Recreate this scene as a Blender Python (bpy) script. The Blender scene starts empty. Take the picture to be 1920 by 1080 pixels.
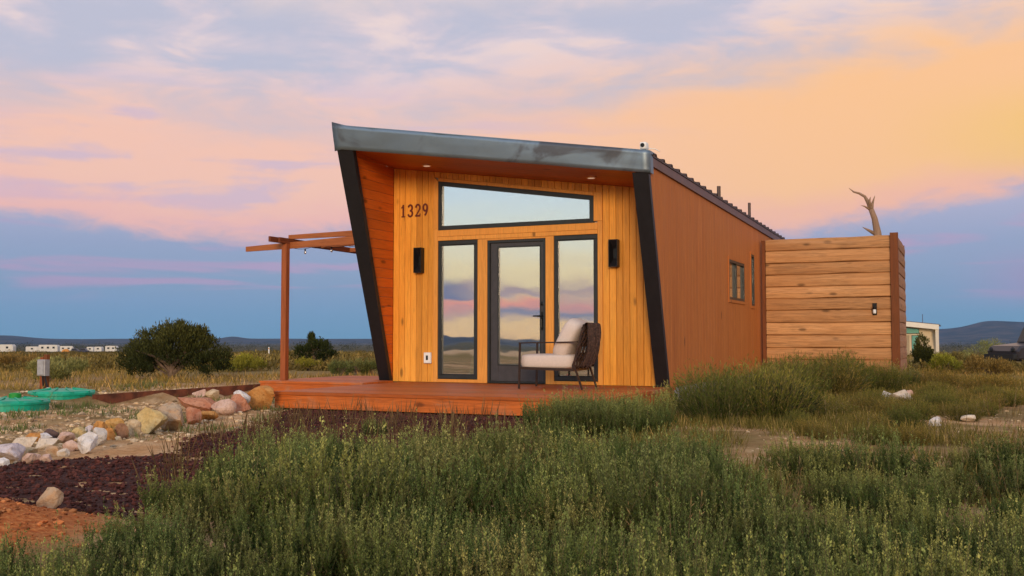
import bpy, math, random
import numpy as np
from mathutils import Vector, Matrix, noise as mnoise

# ------------------------------------------------------------------ camera, sky, sun, exposure
SC = bpy.context.scene
COL = SC.collection
R = math.radians
YAW = R(24.1)
FW = (-math.sin(YAW), math.cos(YAW)); RT = (math.cos(YAW), math.sin(YAW))

cam_d = bpy.data.cameras.new('camera'); cam = bpy.data.objects.new('camera', cam_d); COL.objects.link(cam)
cam_d.sensor_width = 36.0; cam_d.lens = 36.0 * 1900 / 1920
cam_d.clip_start = 0.05; cam_d.clip_end = 60000
cam.location = (0, 0, 0.86)
cam.rotation_euler = (R(90) + math.atan(97 / 1900), 0, YAW)
SC.camera = cam

SC.view_settings.view_transform = 'Standard'; SC.view_settings.look = 'None'
SC.view_settings.exposure = 0.62; SC.view_settings.gamma = 1.0
SC.view_settings.use_curve_mapping = False
SC.cycles.use_denoising = True
SC.cycles.max_bounces = 5; SC.cycles.transparent_max_bounces = 12
SC.cycles.sample_clamp_indirect = 6.0

SUN_EL, SUN_AZ = R(11), math.atan2(0.36, -0.93)      # azimuth measured from +Y towards +X
def lin(c):
    return tuple((v / 255 / 12.92 if v / 255 <= 0.04045 else ((v / 255 + 0.055) / 1.055) ** 2.4) for v in c)

class NT:
    """small helper round a node tree"""
    def __init__(s, nt): s.nt = nt; s.n = nt.nodes; s.l = nt.links
    def node(s, t, **kw):
        n = s.n.new(t)
        for k, v in kw.items(): setattr(n, k, v)
        return n
    def put(s, sock, v):
        if isinstance(v, bpy.types.NodeSocket): s.l.new(v, sock)
        elif v is not None:
            if hasattr(sock.default_value, '__len__') and isinstance(v, (tuple, list)) and len(v) == 3 and len(sock.default_value) == 4: v = (*v, 1)
            sock.default_value = v
    def m(s, op, a, b=None, c=None, clamp=False):
        n = s.node('ShaderNodeMath', operation=op, use_clamp=clamp)
        s.put(n.inputs[0], a)
        if b is not None: s.put(n.inputs[1], b)
        if c is not None: s.put(n.inputs[2], c)
        return n.outputs[0]
    def vm(s, op, a, b=None):
        n = s.node('ShaderNodeVectorMath', operation=op); s.put(n.inputs[0], a)
        if b is not None: s.put(n.inputs[1], b)
        return n.outputs['Value'] if op in ('DOT_PRODUCT', 'LENGTH', 'DISTANCE') else n.outputs[0]
    def mix(s, f, a, b, mode='MIX'):
        n = s.node('ShaderNodeMix', data_type='RGBA', blend_type=mode); n.clamp_factor = True
        s.put(n.inputs[0], f); s.put(n.inputs[6], a); s.put(n.inputs[7], b)
        return n.outputs[2]
    def ss(s, x, a, b):                      # smooth step from a to b (a may exceed b); a, b may be sockets
        n = s.node('ShaderNodeMapRange', interpolation_type='SMOOTHSTEP')
        s.put(n.inputs[0], x); s.put(n.inputs[1], a); s.put(n.inputs[2], b)
        n.inputs[3].default_value = 0; n.inputs[4].default_value = 1
        return n.outputs[0]
    def noise(s, vec, scale, detail=4, rough=0.55, dist=0.0):
        n = s.node('ShaderNodeTexNoise'); s.put(n.inputs['Vector'], vec)
        n.inputs['Scale'].default_value = scale; n.inputs['Detail'].default_value = detail
        n.inputs['Roughness'].default_value = rough; n.inputs['Distortion'].default_value = dist
        return n.outputs[0]
    def ramp(s, f, stops):
        n = s.node('ShaderNodeValToRGB'); e = n.color_ramp.elements
        while len(e) < len(stops): e.new(0.5)
        for el, (p, c) in zip(e, stops): el.position = p; el.color = (*c, 1)
        s.put(n.inputs[0], f); return n.outputs[0]
    def comb(s, x, y, z):
        n = s.node('ShaderNodeCombineXYZ'); s.put(n.inputs[0], x); s.put(n.inputs[1], y); s.put(n.inputs[2], z); return n.outputs[0]
    def sep(s, v):
        n = s.node('ShaderNodeSeparateXYZ'); s.put(n.inputs[0], v); return n.outputs

def build_world():
    w = bpy.data.worlds.new('World'); SC.world = w; w.use_nodes = True
    t = NT(w.node_tree); t.n.clear()
    tc = t.node('ShaderNodeTexCoord'); D = t.vm('NORMALIZE', tc.outputs['Generated'])
    el = t.sep(D)[2]
    u = t.vm('DOT_PRODUCT', D, (RT[0], RT[1], 0)); wv = t.vm('DOT_PRODUCT', D, (FW[0], FW[1], 0))
    n1 = t.noise(t.vm('MULTIPLY', D, (2.2, 2.2, 9)), 2.0, 5, 0.55, 0.4)
    n2 = t.noise(t.vm('MULTIPLY', D, (3.2, 3.2, 10)), 2.8, 5, 0.55, 0.5)
    n3 = t.noise(t.vm('ADD', t.vm('MULTIPLY', D, (2, 2, 19)), (7, 3, 1)), 2.2, 4, 0.5, 0.5)   # long thin streaks
    n4 = t.noise(t.vm('ADD', t.vm('MULTIPLY', D, (9, 9, 20)), (1, 5, 2)), 3.0, 6, 0.62, 0.6)   # fine puffs
    c1 = t.m('SUBTRACT', n1, 0.5); c2 = t.m('SUBTRACT', n2, 0.5); c3 = t.m('SUBTRACT', n3, 0.5); c4 = t.m('SUBTRACT', n4, 0.5)
    # clear air below the cloud deck, with pink streaks
    low = t.ramp(t.m('MULTIPLY', el, 5.0), [(0.0, lin((98, 152, 180))), (0.12, lin((110, 155, 185))), (0.27, lin((136, 160, 188))), (0.45, lin((150, 162, 192))), (0.62, lin((172, 172, 198)))])
    pk = t.m('MULTIPLY', t.ss(c3, 0.03, 0.16), t.m('MULTIPLY', t.ss(el, 0.03, 0.055), t.ss(el, 0.14, 0.09)))
    low = t.mix(t.m('MULTIPLY', pk, 0.75), low, lin((190, 155, 186)))
    pr = t.m('MULTIPLY', t.ss(u, 0.38, 0.52), t.m('MULTIPLY', t.ss(el, 0.02, 0.05), t.ss(el, 0.09, 0.055)))
    low = t.mix(t.m('MULTIPLY', pr, 0.8), low, lin((186, 140, 182)))
    # cloud deck: pink to orange near its lower edge, lavender above, cream breaks
    eb = t.m('ADD', 0.099, t.m('ADD', t.m('MULTIPLY', t.m('MAXIMUM', t.m('SUBTRACT', u, 0.27), 0.0), 0.24), t.m('MULTIPLY', t.m('MAXIMUM', t.m('SUBTRACT', t.m('MULTIPLY', u, -1.0), 0.3), 0.0), 0.12)))
    e2 = t.m('ADD', el, t.m('ADD', t.m('MULTIPLY', c1, 0.045), t.m('MULTIPLY', c4, 0.03)))
    above = t.ss(e2, t.m('SUBTRACT', eb, 0.012), t.m('ADD', eb, 0.014))
    peach = t.mix(t.ss(u, -0.2, 0.34), lin((244, 193, 170)), lin((250, 193, 136)))
    peach = t.mix(t.m('MULTIPLY', t.ss(t.m('ADD', c2, c3), 0.0, 0.25), t.ss(u, 0.25, -0.2)), peach, lin((214, 184, 194)))
    edge_pink = t.m('MULTIPLY', t.ss(t.m('SUBTRACT', e2, eb), 0.05, 0.0), 0.55)
    peach = t.mix(edge_pink, peach, lin((236, 172, 172)))
    yel = t.m('MULTIPLY', t.ss(u, 0.30, 0.52), t.m('MULTIPLY', t.ss(t.m('ADD', el, t.m('MULTIPLY', c2, 0.05)), 0.14, 0.17), t.ss(el, 0.24, 0.185)))
    peach = t.mix(t.m('MULTIPLY', yel, 0.85), peach, lin((244, 196, 96)))
    elav = t.m('ADD', 0.222, t.m('ADD', t.m('MULTIPLY', t.m('MAXIMUM', u, -0.1), 0.11), t.m('ADD', t.m('MULTIPLY', c2, 0.10), t.m('MULTIPLY', c1, 0.10))))
    lavm = t.ss(el, t.m('SUBTRACT', elav, 0.035), t.m('ADD', elav, 0.055))
    lav = t.mix(t.ss(t.m('ADD', c2, t.m('MULTIPLY', c1, 0.8)), -0.12, 0.16), lin((187, 187, 204)), lin((213, 198, 206)))
    lav = t.mix(t.m('MULTIPLY', t.ss(t.m('ADD', c2, t.m('MULTIPLY', c1, 0.9)), 0.03, 0.24), 0.75), lav, lin((238, 214, 206)))
    topc = t.m('MULTIPLY', t.ss(t.m('ADD', el, t.m('MULTIPLY', c1, 0.12)), 0.285, 0.345), t.ss(u, 0.25, -0.05))
    lav = t.mix(t.m('MULTIPLY', topc, 0.8), lav, lin((240, 213, 200)))
    deck = t.mix(lavm, peach, lav)
    front = t.mix(above, low, deck)
    # the sunset side, seen mirrored in the windows
    back = t.ramp(el, [(0.0, lin((236, 188, 112))), (0.03, lin((238, 204, 128))), (0.07, lin((228, 210, 160))), (0.11, lin((206, 212, 200))), (0.17, lin((176, 200, 222))), (0.5, lin((168, 186, 210))), (1.0, lin((160, 170, 198)))])
    def band(c, wd): q = t.m('DIVIDE', t.m('SUBTRACT', el, t.m('ADD', c, t.m('ADD', t.m('MULTIPLY', c1, 0.03), t.m('MULTIPLY', c4, 0.008)))), wd); return t.m('POWER', 2.718, t.m('MULTIPLY', t.m('MULTIPLY', q, q), -1.0))
    bank = t.ss(t.vm('DOT_PRODUCT', D, (-0.475, -0.88, 0.0)), 0.9978, 0.9992)      # one blue cloud bank stands over the sunset side
    back = t.mix(t.m('MULTIPLY', band(0.033, 0.010), 0.85), back, lin((236, 134, 108)))
    back = t.mix(t.m('MULTIPLY', band(0.050, 0.006), 0.75), back, lin((156, 124, 128)))
    back = t.mix(t.m('MULTIPLY', bank, t.m('MULTIPLY', t.ss(t.m('ADD', el, t.m('MULTIPLY', c4, 0.01)), 0.038, 0.041), t.ss(t.m('ADD', el, t.m('MULTIPLY', c4, 0.015)), 0.068, 0.060))), back, lin((52, 88, 128)))
    back = t.mix(t.m('MULTIPLY', band(0.024, 0.005), t.m('SUBTRACT', 0.85, t.m('MULTIPLY', bank, 0.7))), back, lin((74, 108, 138)))
    st = t.m('MULTIPLY', t.ss(t.m('ADD', c3, t.m('MULTIPLY', c4, 0.3)), 0.02, 0.12), t.m('MULTIPLY', t.ss(el, 0.008, 0.02), t.ss(el, 0.085, 0.05)))
    back = t.mix(t.m('MULTIPLY', st, 0.35), back, lin((150, 130, 140)))
    back = t.mix(1.0, back, (1.6, 1.5, 1.42), 'MULTIPLY')
    col = t.mix(t.ss(wv, 0.3, -0.35), front, back)
    sky = t.node('ShaderNodeTexSky'); sky.sky_type = 'NISHITA'; sky.sun_disc = False
    sky.sun_elevation = SUN_EL; sky.sun_rotation = SUN_AZ
    b1 = t.node('ShaderNodeBackground'); t.put(b1.inputs[0], col); b1.inputs[1].default_value = 0.75
    b2 = t.node('ShaderNodeBackground'); t.put(b2.inputs[0], sky.outputs[0]); b2.inputs[1].default_value = 0.05
    mx = t.node('ShaderNodeMixShader'); mx.inputs[0].default_value = 0.06
    t.l.new(b1.outputs[0], mx.inputs[1]); t.l.new(b2.outputs[0], mx.inputs[2])
    o = t.node('ShaderNodeOutputWorld'); t.l.new(mx.outputs[0], o.inputs[0])
build_world()

sun_d = bpy.data.lights.new('sun', 'SUN'); sun_d.energy = 1.5; sun_d.angle = R(14); sun_d.color = (1.0, 0.72, 0.44)
sun = bpy.data.objects.new('sun', sun_d); COL.objects.link(sun)
sd = Vector((math.sin(SUN_AZ) * math.cos(SUN_EL), math.cos(SUN_AZ) * math.cos(SUN_EL), math.sin(SUN_EL)))
sun.rotation_euler = sd.to_track_quat('Z', 'Y').to_euler(); sun.location = sd * 50

# ------------------------------------------------------------------ helpers
rng = random.Random(11)
def yard(s, d): return (d * FW[0] + s * RT[0], d * FW[1] + s * RT[1])
def tag(o, label=None, cat=None, group=None, kind=None):
    if label: o['label'] = label
    if cat: o['category'] = cat
    if group: o['group'] = group
    if kind: o['kind'] = kind
    return o
def empty(name, loc, label=None, cat=None, group=None, rz=0):
    o = bpy.data.objects.new(name, None); o.empty_display_size = 0.2
    o.location = loc; o.rotation_euler.z = rz; COL.objects.link(o); return tag(o, label, cat, group)
def adopt(o, parent):
    """parent a part whose vertices are written in the parent's parent space (world) to its thing"""
    if parent is not None:
        o.parent = parent
        base = parent
        while base.parent is not None: base = base.parent
        if parent is base and not parent.get('_local'): o.matrix_parent_inverse = Matrix.Translation(parent.location).inverted()
    return o
def mesh(name, V, F, smooth=False):
    me = bpy.data.meshes.new(name)
    V = np.asarray(V, dtype=np.float32)
    if isinstance(F, np.ndarray):
        k = F.shape[1]; n = len(F)
        me.vertices.add(len(V)); me.vertices.foreach_set('co', V.ravel())
        me.loops.add(n * k); me.loops.foreach_set('vertex_index', F.astype(np.int32).ravel())
        me.polygons.add(n); me.polygons.foreach_set('loop_start', np.arange(0, n * k, k, dtype=np.int32))
        me.update(calc_edges=True)
    else:
        me.from_pydata(V.tolist(), [], F); me.update()
    me.polygons.foreach_set('use_smooth', np.full(len(me.polygons), bool(smooth)))
    return me
def obj(name, V, F, mat, parent=None, smooth=False):
    me = V if isinstance(V, bpy.types.Mesh) else mesh(name, V, F, smooth)
    if mat is not None and not me.materials: me.materials.append(mat)
    o = bpy.data.objects.new(name, me); COL.objects.link(o)
    return adopt(o, parent)
class B:
    """collects shapes for ONE mesh object"""
    def __init__(s): s.v = []; s.f = []
    def add(s, V, F):
        k = len(s.v); s.v += [tuple(p) for p in V]; s.f += [tuple(i + k for i in f) for f in F]; return s
    def box(s, x0, x1, y0, y1, z0, z1, c=0.0):
        if c <= 0:
            V = [(x, y, z) for z in (z0, z1) for y in (y0, y1) for x in (x0, x1)]
            return s.add(V, [(0, 2, 3, 1), (4, 5, 7, 6), (0, 1, 5, 4), (2, 6, 7, 3), (0, 4, 6, 2), (1, 3, 7, 5)])
        return s.prism([(x0, z0), (x1, z0), (x1, z1), (x0, z1)], 'y', y0, y1, c, c)
    def prism(s, poly, axis, a, b, ca=0.0, cb=0.0):
        """convex polygon (counter-clockwise in its two axes) pushed along axis from a to b, with chamfers at the ends"""
        def P(q, t):
            return {'y': (q[0], t, q[1]), 'x': (t, q[0], q[1]), 'z': (q[0], q[1], t)}[axis]
        rings = []
        sg = 1 if b > a else -1
        if ca > 0: rings += [(inset(poly, ca), a), (poly, a + sg * ca)]
        else: rings += [(poly, a)]
        if cb > 0: rings += [(poly, b - sg * cb), (inset(poly, cb), b)]
        else: rings += [(poly, b)]
        n = len(poly); V = [P(q, t) for r, t in rings for q in r]; F = []
        for k in range(len(rings) - 1):
            for i in range(n): F.append((k * n + i, k * n + (i + 1) % n, (k + 1) * n + (i + 1) % n, (k + 1) * n + i))
        F.append(tuple(range(n))[::-1]); F.append(tuple((len(rings) - 1) * n + i for i in range(n)))
        return s.add(V, F)
    def hexa(s, p, q):
        """p: four corners, q: the four opposite corners"""
        return s.add(list(p) + list(q), [(3, 2, 1, 0), (4, 5, 6, 7), (0, 1, 5, 4), (1, 2, 6, 5), (2, 3, 7, 6), (3, 0, 4, 7)])
    def tube(s, pts, rad, n=8):
        pts = [Vector(p) for p in pts]; rad = rad if isinstance(rad, (list, tuple)) else [rad] * len(pts)
        V = []; up = None
        for i, p in enumerate(pts):
            d = (pts[min(i + 1, len(pts) - 1)] - pts[max(i - 1, 0)]).normalized()
            if up is None: up = Vector((0, 0, 1)) if abs(d.z) < 0.9 else Vector((1, 0, 0))
            a = d.cross(up).normalized(); b = a.cross(d).normalized(); up = b
            for k in range(n):
                t = 2 * math.pi * k / n; V.append(p + (a * math.cos(t) + b * math.sin(t)) * rad[i])
        F = []
        for i in range(len(pts) - 1):
            for k in range(n): F.append((i * n + k, i * n + (k + 1) % n, (i + 1) * n + (k + 1) % n, (i + 1) * n + k))
        F.append(tuple(range(n))[::-1]); F.append(tuple((len(pts) - 1) * n + k for k in range(n)))
        return s.add(V, F)
    def bar(s, p, q, w, h, roll=(0, 0, 1)):
        p, q = Vector(p), Vector(q); d = (q - p).normalized(); up = Vector(roll)
        a = d.cross(up).normalized() * w / 2; b = a.cross(d).normalized() * h / 2
        return s.hexa([p - a - b, p + a - b, p + a + b, p - a + b], [q - a - b, q + a - b, q + a + b, q - a + b])
    def lathe(s, prof, c, n=24):
        V = []; F = []
        for r, z in prof:
            for k in range(n): V.append((c[0] + r * math.cos(2 * math.pi * k / n), c[1] + r * math.sin(2 * math.pi * k / n), c[2] + z))
        for i in range(len(prof) - 1):
            for k in range(n): F.append((i * n + k, i * n + (k + 1) % n, (i + 1) * n + (k + 1) % n, (i + 1) * n + k))
        F.append(tuple(range(n))[::-1]); F.append(tuple((len(prof) - 1) * n + k for k in range(n)))
        return s.add(V, F)
    def superbox(s, c, r, e=0.35, nu=20, nv=12, rot=None):
        def pw(v, e): return math.copysign(abs(v) ** e, v)
        V = []; F = []
        for j in range(nv + 1):
            ph = -math.pi / 2 + math.pi * j / nv
            for i in range(nu):
                th = 2 * math.pi * i / nu
                p = Vector((r[0] * pw(math.cos(ph), e) * pw(math.cos(th), e), r[1] * pw(math.cos(ph), e) * pw(math.sin(th), e), r[2] * pw(math.sin(ph), e)))
                if rot is not None: p = rot @ p
                V.append(p + Vector(c))
        for j in range(nv):
            for i in range(nu): F.append((j * nu + i, j * nu + (i + 1) % nu, (j + 1) * nu + (i + 1) % nu, (j + 1) * nu + i))
        return s.add(V, F)
    def build(s, name, mat, parent=None, smooth=False): return obj(name, s.v, s.f, mat, parent, smooth)

def inset(poly, c):
    n = len(poly); out = []
    for i in range(n):
        p0, p1, p2 = poly[i - 1], poly[i], poly[(i + 1) % n]
        def off(a, b):
            dx, dy = b[0] - a[0], b[1] - a[1]; L = math.hypot(dx, dy) or 1e-9
            return (a[0] - dy / L * c, a[1] + dx / L * c), (dx / L, dy / L)
        (a, da), (b, db) = off(p0, p1), off(p1, p2)
        den = da[0] * db[1] - da[1] * db[0]
        if abs(den) < 1e-6: out.append(b); continue
        t = ((b[0] - a[0]) * db[1] - (b[1] - a[1]) * db[0]) / den
        out.append((a[0] + da[0] * t, a[1] + da[1] * t))
    return out
def clip(poly, a, b, c):
    """keep the part of a convex polygon where a*x + b*y <= c"""
    out = []
    for i in range(len(poly)):
        p, q = poly[i], poly[(i + 1) % len(poly)]
        fp, fq = a * p[0] + b * p[1] - c, a * q[0] + b * q[1] - c
        if fp <= 0: out.append(p)
        if (fp < 0 < fq) or (fq < 0 < fp):
            t = fp / (fp - fq); out.append((p[0] + (q[0] - p[0]) * t, p[1] + (q[1] - p[1]) * t))
    res = []
    for p in out:
        if not res or math.hypot(p[0] - res[-1][0], p[1] - res[-1][1]) > 1e-4: res.append(p)
    return res

# ------------------------------------------------------------------ materials
def mat_new(name):
    m = bpy.data.materials.new(name); m.use_nodes = True
    t = NT(m.node_tree); bs = t.n['Principled BSDF']; return m, t, bs
def plain(name, c, rough=0.6, metal=0.0, var=0.12, scale=18, bump=0.0, spec=0.4, emit=0.0):
    m, t, b = mat_new(name)
    pos = t.node('ShaderNodeNewGeometry').outputs['Position']
    n = t.noise(pos, scale, 5, 0.6)
    dk = tuple(v * (1 - var) for v in c); lt = tuple(min(1, v * (1 + var)) for v in c)
    t.put(b.inputs['Base Color'], t.mix(t.ss(n, 0.3, 0.7), dk, lt))
    t.put(b.inputs['Roughness'], t.m('ADD', rough - 0.08, t.m('MULTIPLY', n, 0.16)))
    b.inputs['Metallic'].default_value = metal; b.inputs['Specular IOR Level'].default_value = spec
    if bump > 0:
        bp = t.node('ShaderNodeBump'); bp.inputs['Strength'].default_value = bump; bp.inputs['Distance'].default_value = 0.01
        t.put(bp.inputs['Height'], n); t.l.new(bp.outputs[0], b.inputs['Normal'])
    if emit > 0:
        b.inputs['Emission Color'].default_value = (*c, 1); b.inputs['Emission Strength'].default_value = emit
    return m
def wood(name, c, axis, dark=0.55, rough=0.6, knots=0.6, var=0.25, kscale=1.0, bump=0.25, gs=1.0, streak=0.0, wear=0.0):
    """axis: 0, 1 or 2, the world axis the grain runs along; every board takes its own tone and its own stretch of grain"""
    m, t, b = mat_new(name)
    pos = t.node('ShaderNodeNewGeometry').outputs['Position']
    rnd = t.node('ShaderNodeObjectInfo').outputs['Random']
    off = t.comb(t.m('MULTIPLY', rnd, 37.0), t.m('MULTIPLY', rnd, 91.0), t.m('MULTIPLY', rnd, 53.0))
    p = t.vm('ADD', pos, off)
    sc = [14.0 * gs] * 3; sc[axis] = 0.9 * gs
    g = t.noise(t.vm('MULTIPLY', p, tuple(sc)), 2.2, 7, 0.62, 1.2)
    g2 = t.noise(t.vm('MULTIPLY', p, tuple(v * 4 for v in sc)), 2.0, 4, 0.6)
    big = t.noise(p, 1.1, 3, 0.5)
    ks = [5.2 * kscale] * 3; ks[axis] = 2.0 * kscale
    vo = t.node('ShaderNodeTexVoronoi'); t.put(vo.inputs['Vector'], t.vm('MULTIPLY', p, tuple(ks))); vo.inputs['Scale'].default_value = 1.0
    kn = t.m('MULTIPLY', t.ss(vo.outputs['Distance'], 0.20, 0.07), t.m('GREATER_THAN', t.sep(vo.outputs['Color'])[0], 1 - knots * 0.7))
    c0 = tuple(v * dark for v in c); c1 = tuple(min(1, v * 1.18) for v in c)
    base = t.mix(t.ss(g, 0.28, 0.66), c0, c)
    base = t.mix(t.m('MULTIPLY', t.ss(g2, 0.45, 0.75), 0.45), base, c1)
    base = t.mix(t.m('MULTIPLY', t.ss(big, 0.35, 0.7), 0.4), base, tuple(v * k for v, k in zip(c, (0.86, 0.74, 0.62))))
    base = t.mix(t.m('MULTIPLY', kn, 0.8), base, tuple(v * 0.22 for v in c))
    if streak > 0:                           # weather streaks down the boards
        sv = [5.0] * 3; sv[axis] = 0.35
        sn = t.noise(t.vm('MULTIPLY', pos, tuple(sv)), 1.0, 5, 0.65, 0.3)
        base = t.mix(t.m('MULTIPLY', t.ss(sn, 0.52, 0.72), streak), base, tuple(v * k for v, k in zip(c, (0.62, 0.55, 0.5))))
        base = t.mix(t.m('MULTIPLY', t.ss(sn, 0.46, 0.28), streak * 0.8), base, tuple(min(1, v * k + .02) for v, k in zip(c, (1.12, 1.2, 1.4))))
    if wear > 0:                             # scuffed, dusty patches
        wn = t.noise(pos, 2.3, 6, 0.7, 0.6)
        base = t.mix(t.m('MULTIPLY', t.ss(wn, 0.5, 0.72), wear), base, (0.34, 0.19, 0.11))
    tone = t.m('ADD', 1 - var, t.m('MULTIPLY', rnd, 2 * var))
    base = t.mix(1.0, base, t.comb(tone, t.m('POWER', tone, 1.15), t.m('POWER', tone, 1.3)), 'MULTIPLY')
    t.put(b.inputs['Base Color'], base)
    t.put(b.inputs['Roughness'], t.m('ADD', rough - 0.1, t.m('MULTIPLY', g, 0.2)))
    b.inputs['Specular IOR Level'].default_value = 0.3
    bp = t.node('ShaderNodeBump'); bp.inputs['Strength'].default_value = bump; bp.inputs['Distance'].default_value = 0.006
    t.put(bp.inputs['Height'], t.m('SUBTRACT', g, t.m('MULTIPLY', kn, 0.5))); t.l.new(bp.outputs[0], b.inputs['Normal'])
    return m
def leafy(name, c, tip, var=0.35, trans=0.25, h0=0.05, h1=0.45, dry=None):
    """leaf faces: every leaf its own tone; young tips paler"""
    m, t, b = mat_new(name)
    ri = t.node('ShaderNodeNewGeometry').outputs['Random Per Island']
    oi = t.node('ShaderNodeObjectInfo').outputs['Random']
    z = t.sep(t.node('ShaderNodeTexCoord').outputs['Object'])[2]
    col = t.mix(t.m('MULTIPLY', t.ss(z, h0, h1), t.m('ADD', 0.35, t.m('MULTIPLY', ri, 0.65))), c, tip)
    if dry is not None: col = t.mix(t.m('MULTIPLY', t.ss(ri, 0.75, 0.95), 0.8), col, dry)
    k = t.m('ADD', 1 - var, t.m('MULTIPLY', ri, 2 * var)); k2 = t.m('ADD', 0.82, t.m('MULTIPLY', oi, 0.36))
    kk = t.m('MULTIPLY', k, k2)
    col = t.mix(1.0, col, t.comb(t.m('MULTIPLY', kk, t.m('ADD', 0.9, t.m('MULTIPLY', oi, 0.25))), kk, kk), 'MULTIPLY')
    t.put(b.inputs['Base Color'], col); b.inputs['Roughness'].default_value = 0.7; b.inputs['Specular IOR Level'].default_value = 0.15
    tr = t.node('ShaderNodeBsdfTranslucent'); t.put(tr.inputs[0], col)
    mx = t.node('ShaderNodeMixShader'); mx.inputs[0].default_value = trans
    t.l.new(b.outputs[0], mx.inputs[1]); t.l.new(tr.outputs[0], mx.inputs[2])
    t.l.new(mx.outputs[0], t.n['Material Output'].inputs['Surface'])
    return m
def stone(name, c, c2, scale=6.0, island=False):
    m, t, b = mat_new(name)
    geo = t.node('ShaderNodeNewGeometry'); pos = geo.outputs['Position']
    n = t.noise(pos, scale, 6, 0.65, 0.6); n2 = t.noise(pos, scale * 5, 4, 0.6)
    f = t.ss(n, 0.35, 0.65)
    col = t.mix(f, c, c2)
    col = t.mix(t.m('MULTIPLY', t.ss(n2, 0.48, 0.72), 0.6), col, tuple(v * 0.42 for v in c))
    n5 = t.noise(pos, scale * 1.7, 5, 0.7, 1.0); col = t.mix(t.m('MULTIPLY', t.ss(n5, 0.52, 0.62), 0.4), col, tuple(v * k for v, k in zip(c2, (0.75, 0.6, 0.45))))
    if island:
        k = t.m('ADD', 0.45, t.m('MULTIPLY', geo.outputs['Random Per Island'], 1.1)); col = t.mix(1.0, col, t.comb(k, k, k), 'MULTIPLY')
    t.put(b.inputs['Base Color'], col); b.inputs['Roughness'].default_value = 0.9; b.inputs['Specular IOR Level'].default_value = 0.2
    bp = t.node('ShaderNodeBump'); bp.inputs['Strength'].default_value = 0.9; bp.inputs['Distance'].default_value = 0.03
    t.put(bp.inputs['Height'], t.m('ADD', n, t.m('MULTIPLY', n2, 0.5))); t.l.new(bp.outputs[0], b.inputs['Normal'])
    return m
def glass_mat(name, tint, refl, wave):
    m, t, b = mat_new(name); t.n.remove(b)
    pos = t.node('ShaderNodeNewGeometry').outputs['Position']
    bp = t.node('ShaderNodeBump'); bp.inputs['Strength'].default_value = wave; bp.inputs['Distance'].default_value = 0.02
    t.put(bp.inputs['Height'], t.noise(t.vm('MULTIPLY', pos, (1.0, 1, 1.6)), 1.3, 2, 0.4))
    gl = t.node('ShaderNodeBsdfGlossy'); gl.inputs['Roughness'].default_value = 0.015; gl.inputs[0].default_value = (*tint, 1)
    t.l.new(bp.outputs[0], gl.inputs['Normal'])
    tr = t.node('ShaderNodeBsdfTransparent'); tr.inputs[0].default_value = (0.85, 0.92, 0.88, 1)
    mx = t.node('ShaderNodeMixShader'); mx.inputs[0].default_value = refl
    t.l.new(tr.outputs[0], mx.inputs[1]); t.l.new(gl.outputs[0], mx.inputs[2])
    t.l.new(mx.outputs[0], t.n['Material Output'].inputs['Surface'])
    return m
def galv(name, c):
    """galvanised sheet with handling stains and oil-canning"""
    m, t, b = mat_new(name)
    pos = t.node('ShaderNodeNewGeometry').outputs['Position']
    n = t.noise(pos, 1.3, 4, 0.55, 0.8); n2 = t.noise(pos, 9.0, 5, 0.6)
    col = t.mix(t.m('MULTIPLY', t.ss(n, 0.50, 0.64), 0.85), c, tuple(v * k for v, k in zip(c, (0.42, 0.32, 0.30))))
    col = t.mix(t.m('MULTIPLY', t.ss(n2, 0.5, 0.8), 0.3), col, tuple(v * 0.7 for v in c))
    t.put(b.inputs['Base Color'], col); b.inputs['Metallic'].default_value = 0.7
    t.put(b.inputs['Roughness'], t.m('ADD', 0.36, t.m('MULTIPLY', n, 0.2)))
    bp = t.node('ShaderNodeBump'); bp.inputs['Strength'].default_value = 0.35; bp.inputs['Distance'].default_value = 0.04
    t.put(bp.inputs['Height'], t.noise(pos, 1.8, 2, 0.4)); t.l.new(bp.outputs[0], b.inputs['Normal'])
    return m

PINE = wood('pine_boards', (0.84, 0.365, 0.05), 2, 0.68, 0.55, 0.85, 0.19, 1.0, streak=0.35)
CASE = wood('pine_casing', (0.78, 0.34, 0.065), 2, 0.75, 0.55, 0.4, 0.06)
STAIN = wood('stained_boards', (0.60, 0.125, 0.012), 1, 0.7, 0.5, 0.4, 0.12)
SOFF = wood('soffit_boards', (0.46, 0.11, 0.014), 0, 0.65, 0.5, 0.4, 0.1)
SIDE = wood('plywood_siding', (0.50, 0.155, 0.030), 2, 0.74, 0.7, 0.12, 0.03, streak=0.4)
DECKW = wood('deck_boards', (0.52, 0.125, 0.02), 0, 0.55, 0.6, 0.4, 0.2, wear=0.6)
DECKY = wood('deck_boards_lengthwise', (0.52, 0.125, 0.02), 1, 0.6, 0.6, 0.3, 0.12)
PERG = wood('pergola_timber', (0.36, 0.115, 0.035), 0, 0.6, 0.65, 0.3, 0.12)
PERGV = wood('pergola_post_timber', (0.36, 0.10, 0.03), 2, 0.6, 0.65, 0.3, 0.1)
FENCE = wood('rough_fence_planks', (0.60, 0.305, 0.125), 0, 0.5, 0.78, 1.4, 0.22, 0.9, 0.7, 0.8, streak=0.6)
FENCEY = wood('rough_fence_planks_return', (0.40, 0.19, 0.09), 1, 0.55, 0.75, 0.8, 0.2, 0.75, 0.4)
FPOST = wood('fence_post_timber', (0.20, 0.06, 0.016), 2, 0.6, 0.7, 0.2, 0.05)
BLACK = plain('black_steel_trim', (0.008, 0.007, 0.009), 0.5, 0.0, 0.2, 12)
FRAME = plain('charcoal_window_frame', (0.022, 0.025, 0.025), 0.4, 0.0, 0.15, 12)
DOORM = plain('charcoal_door_paint', (0.048, 0.045, 0.05), 0.4, 0.0, 0.12, 10)
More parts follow.
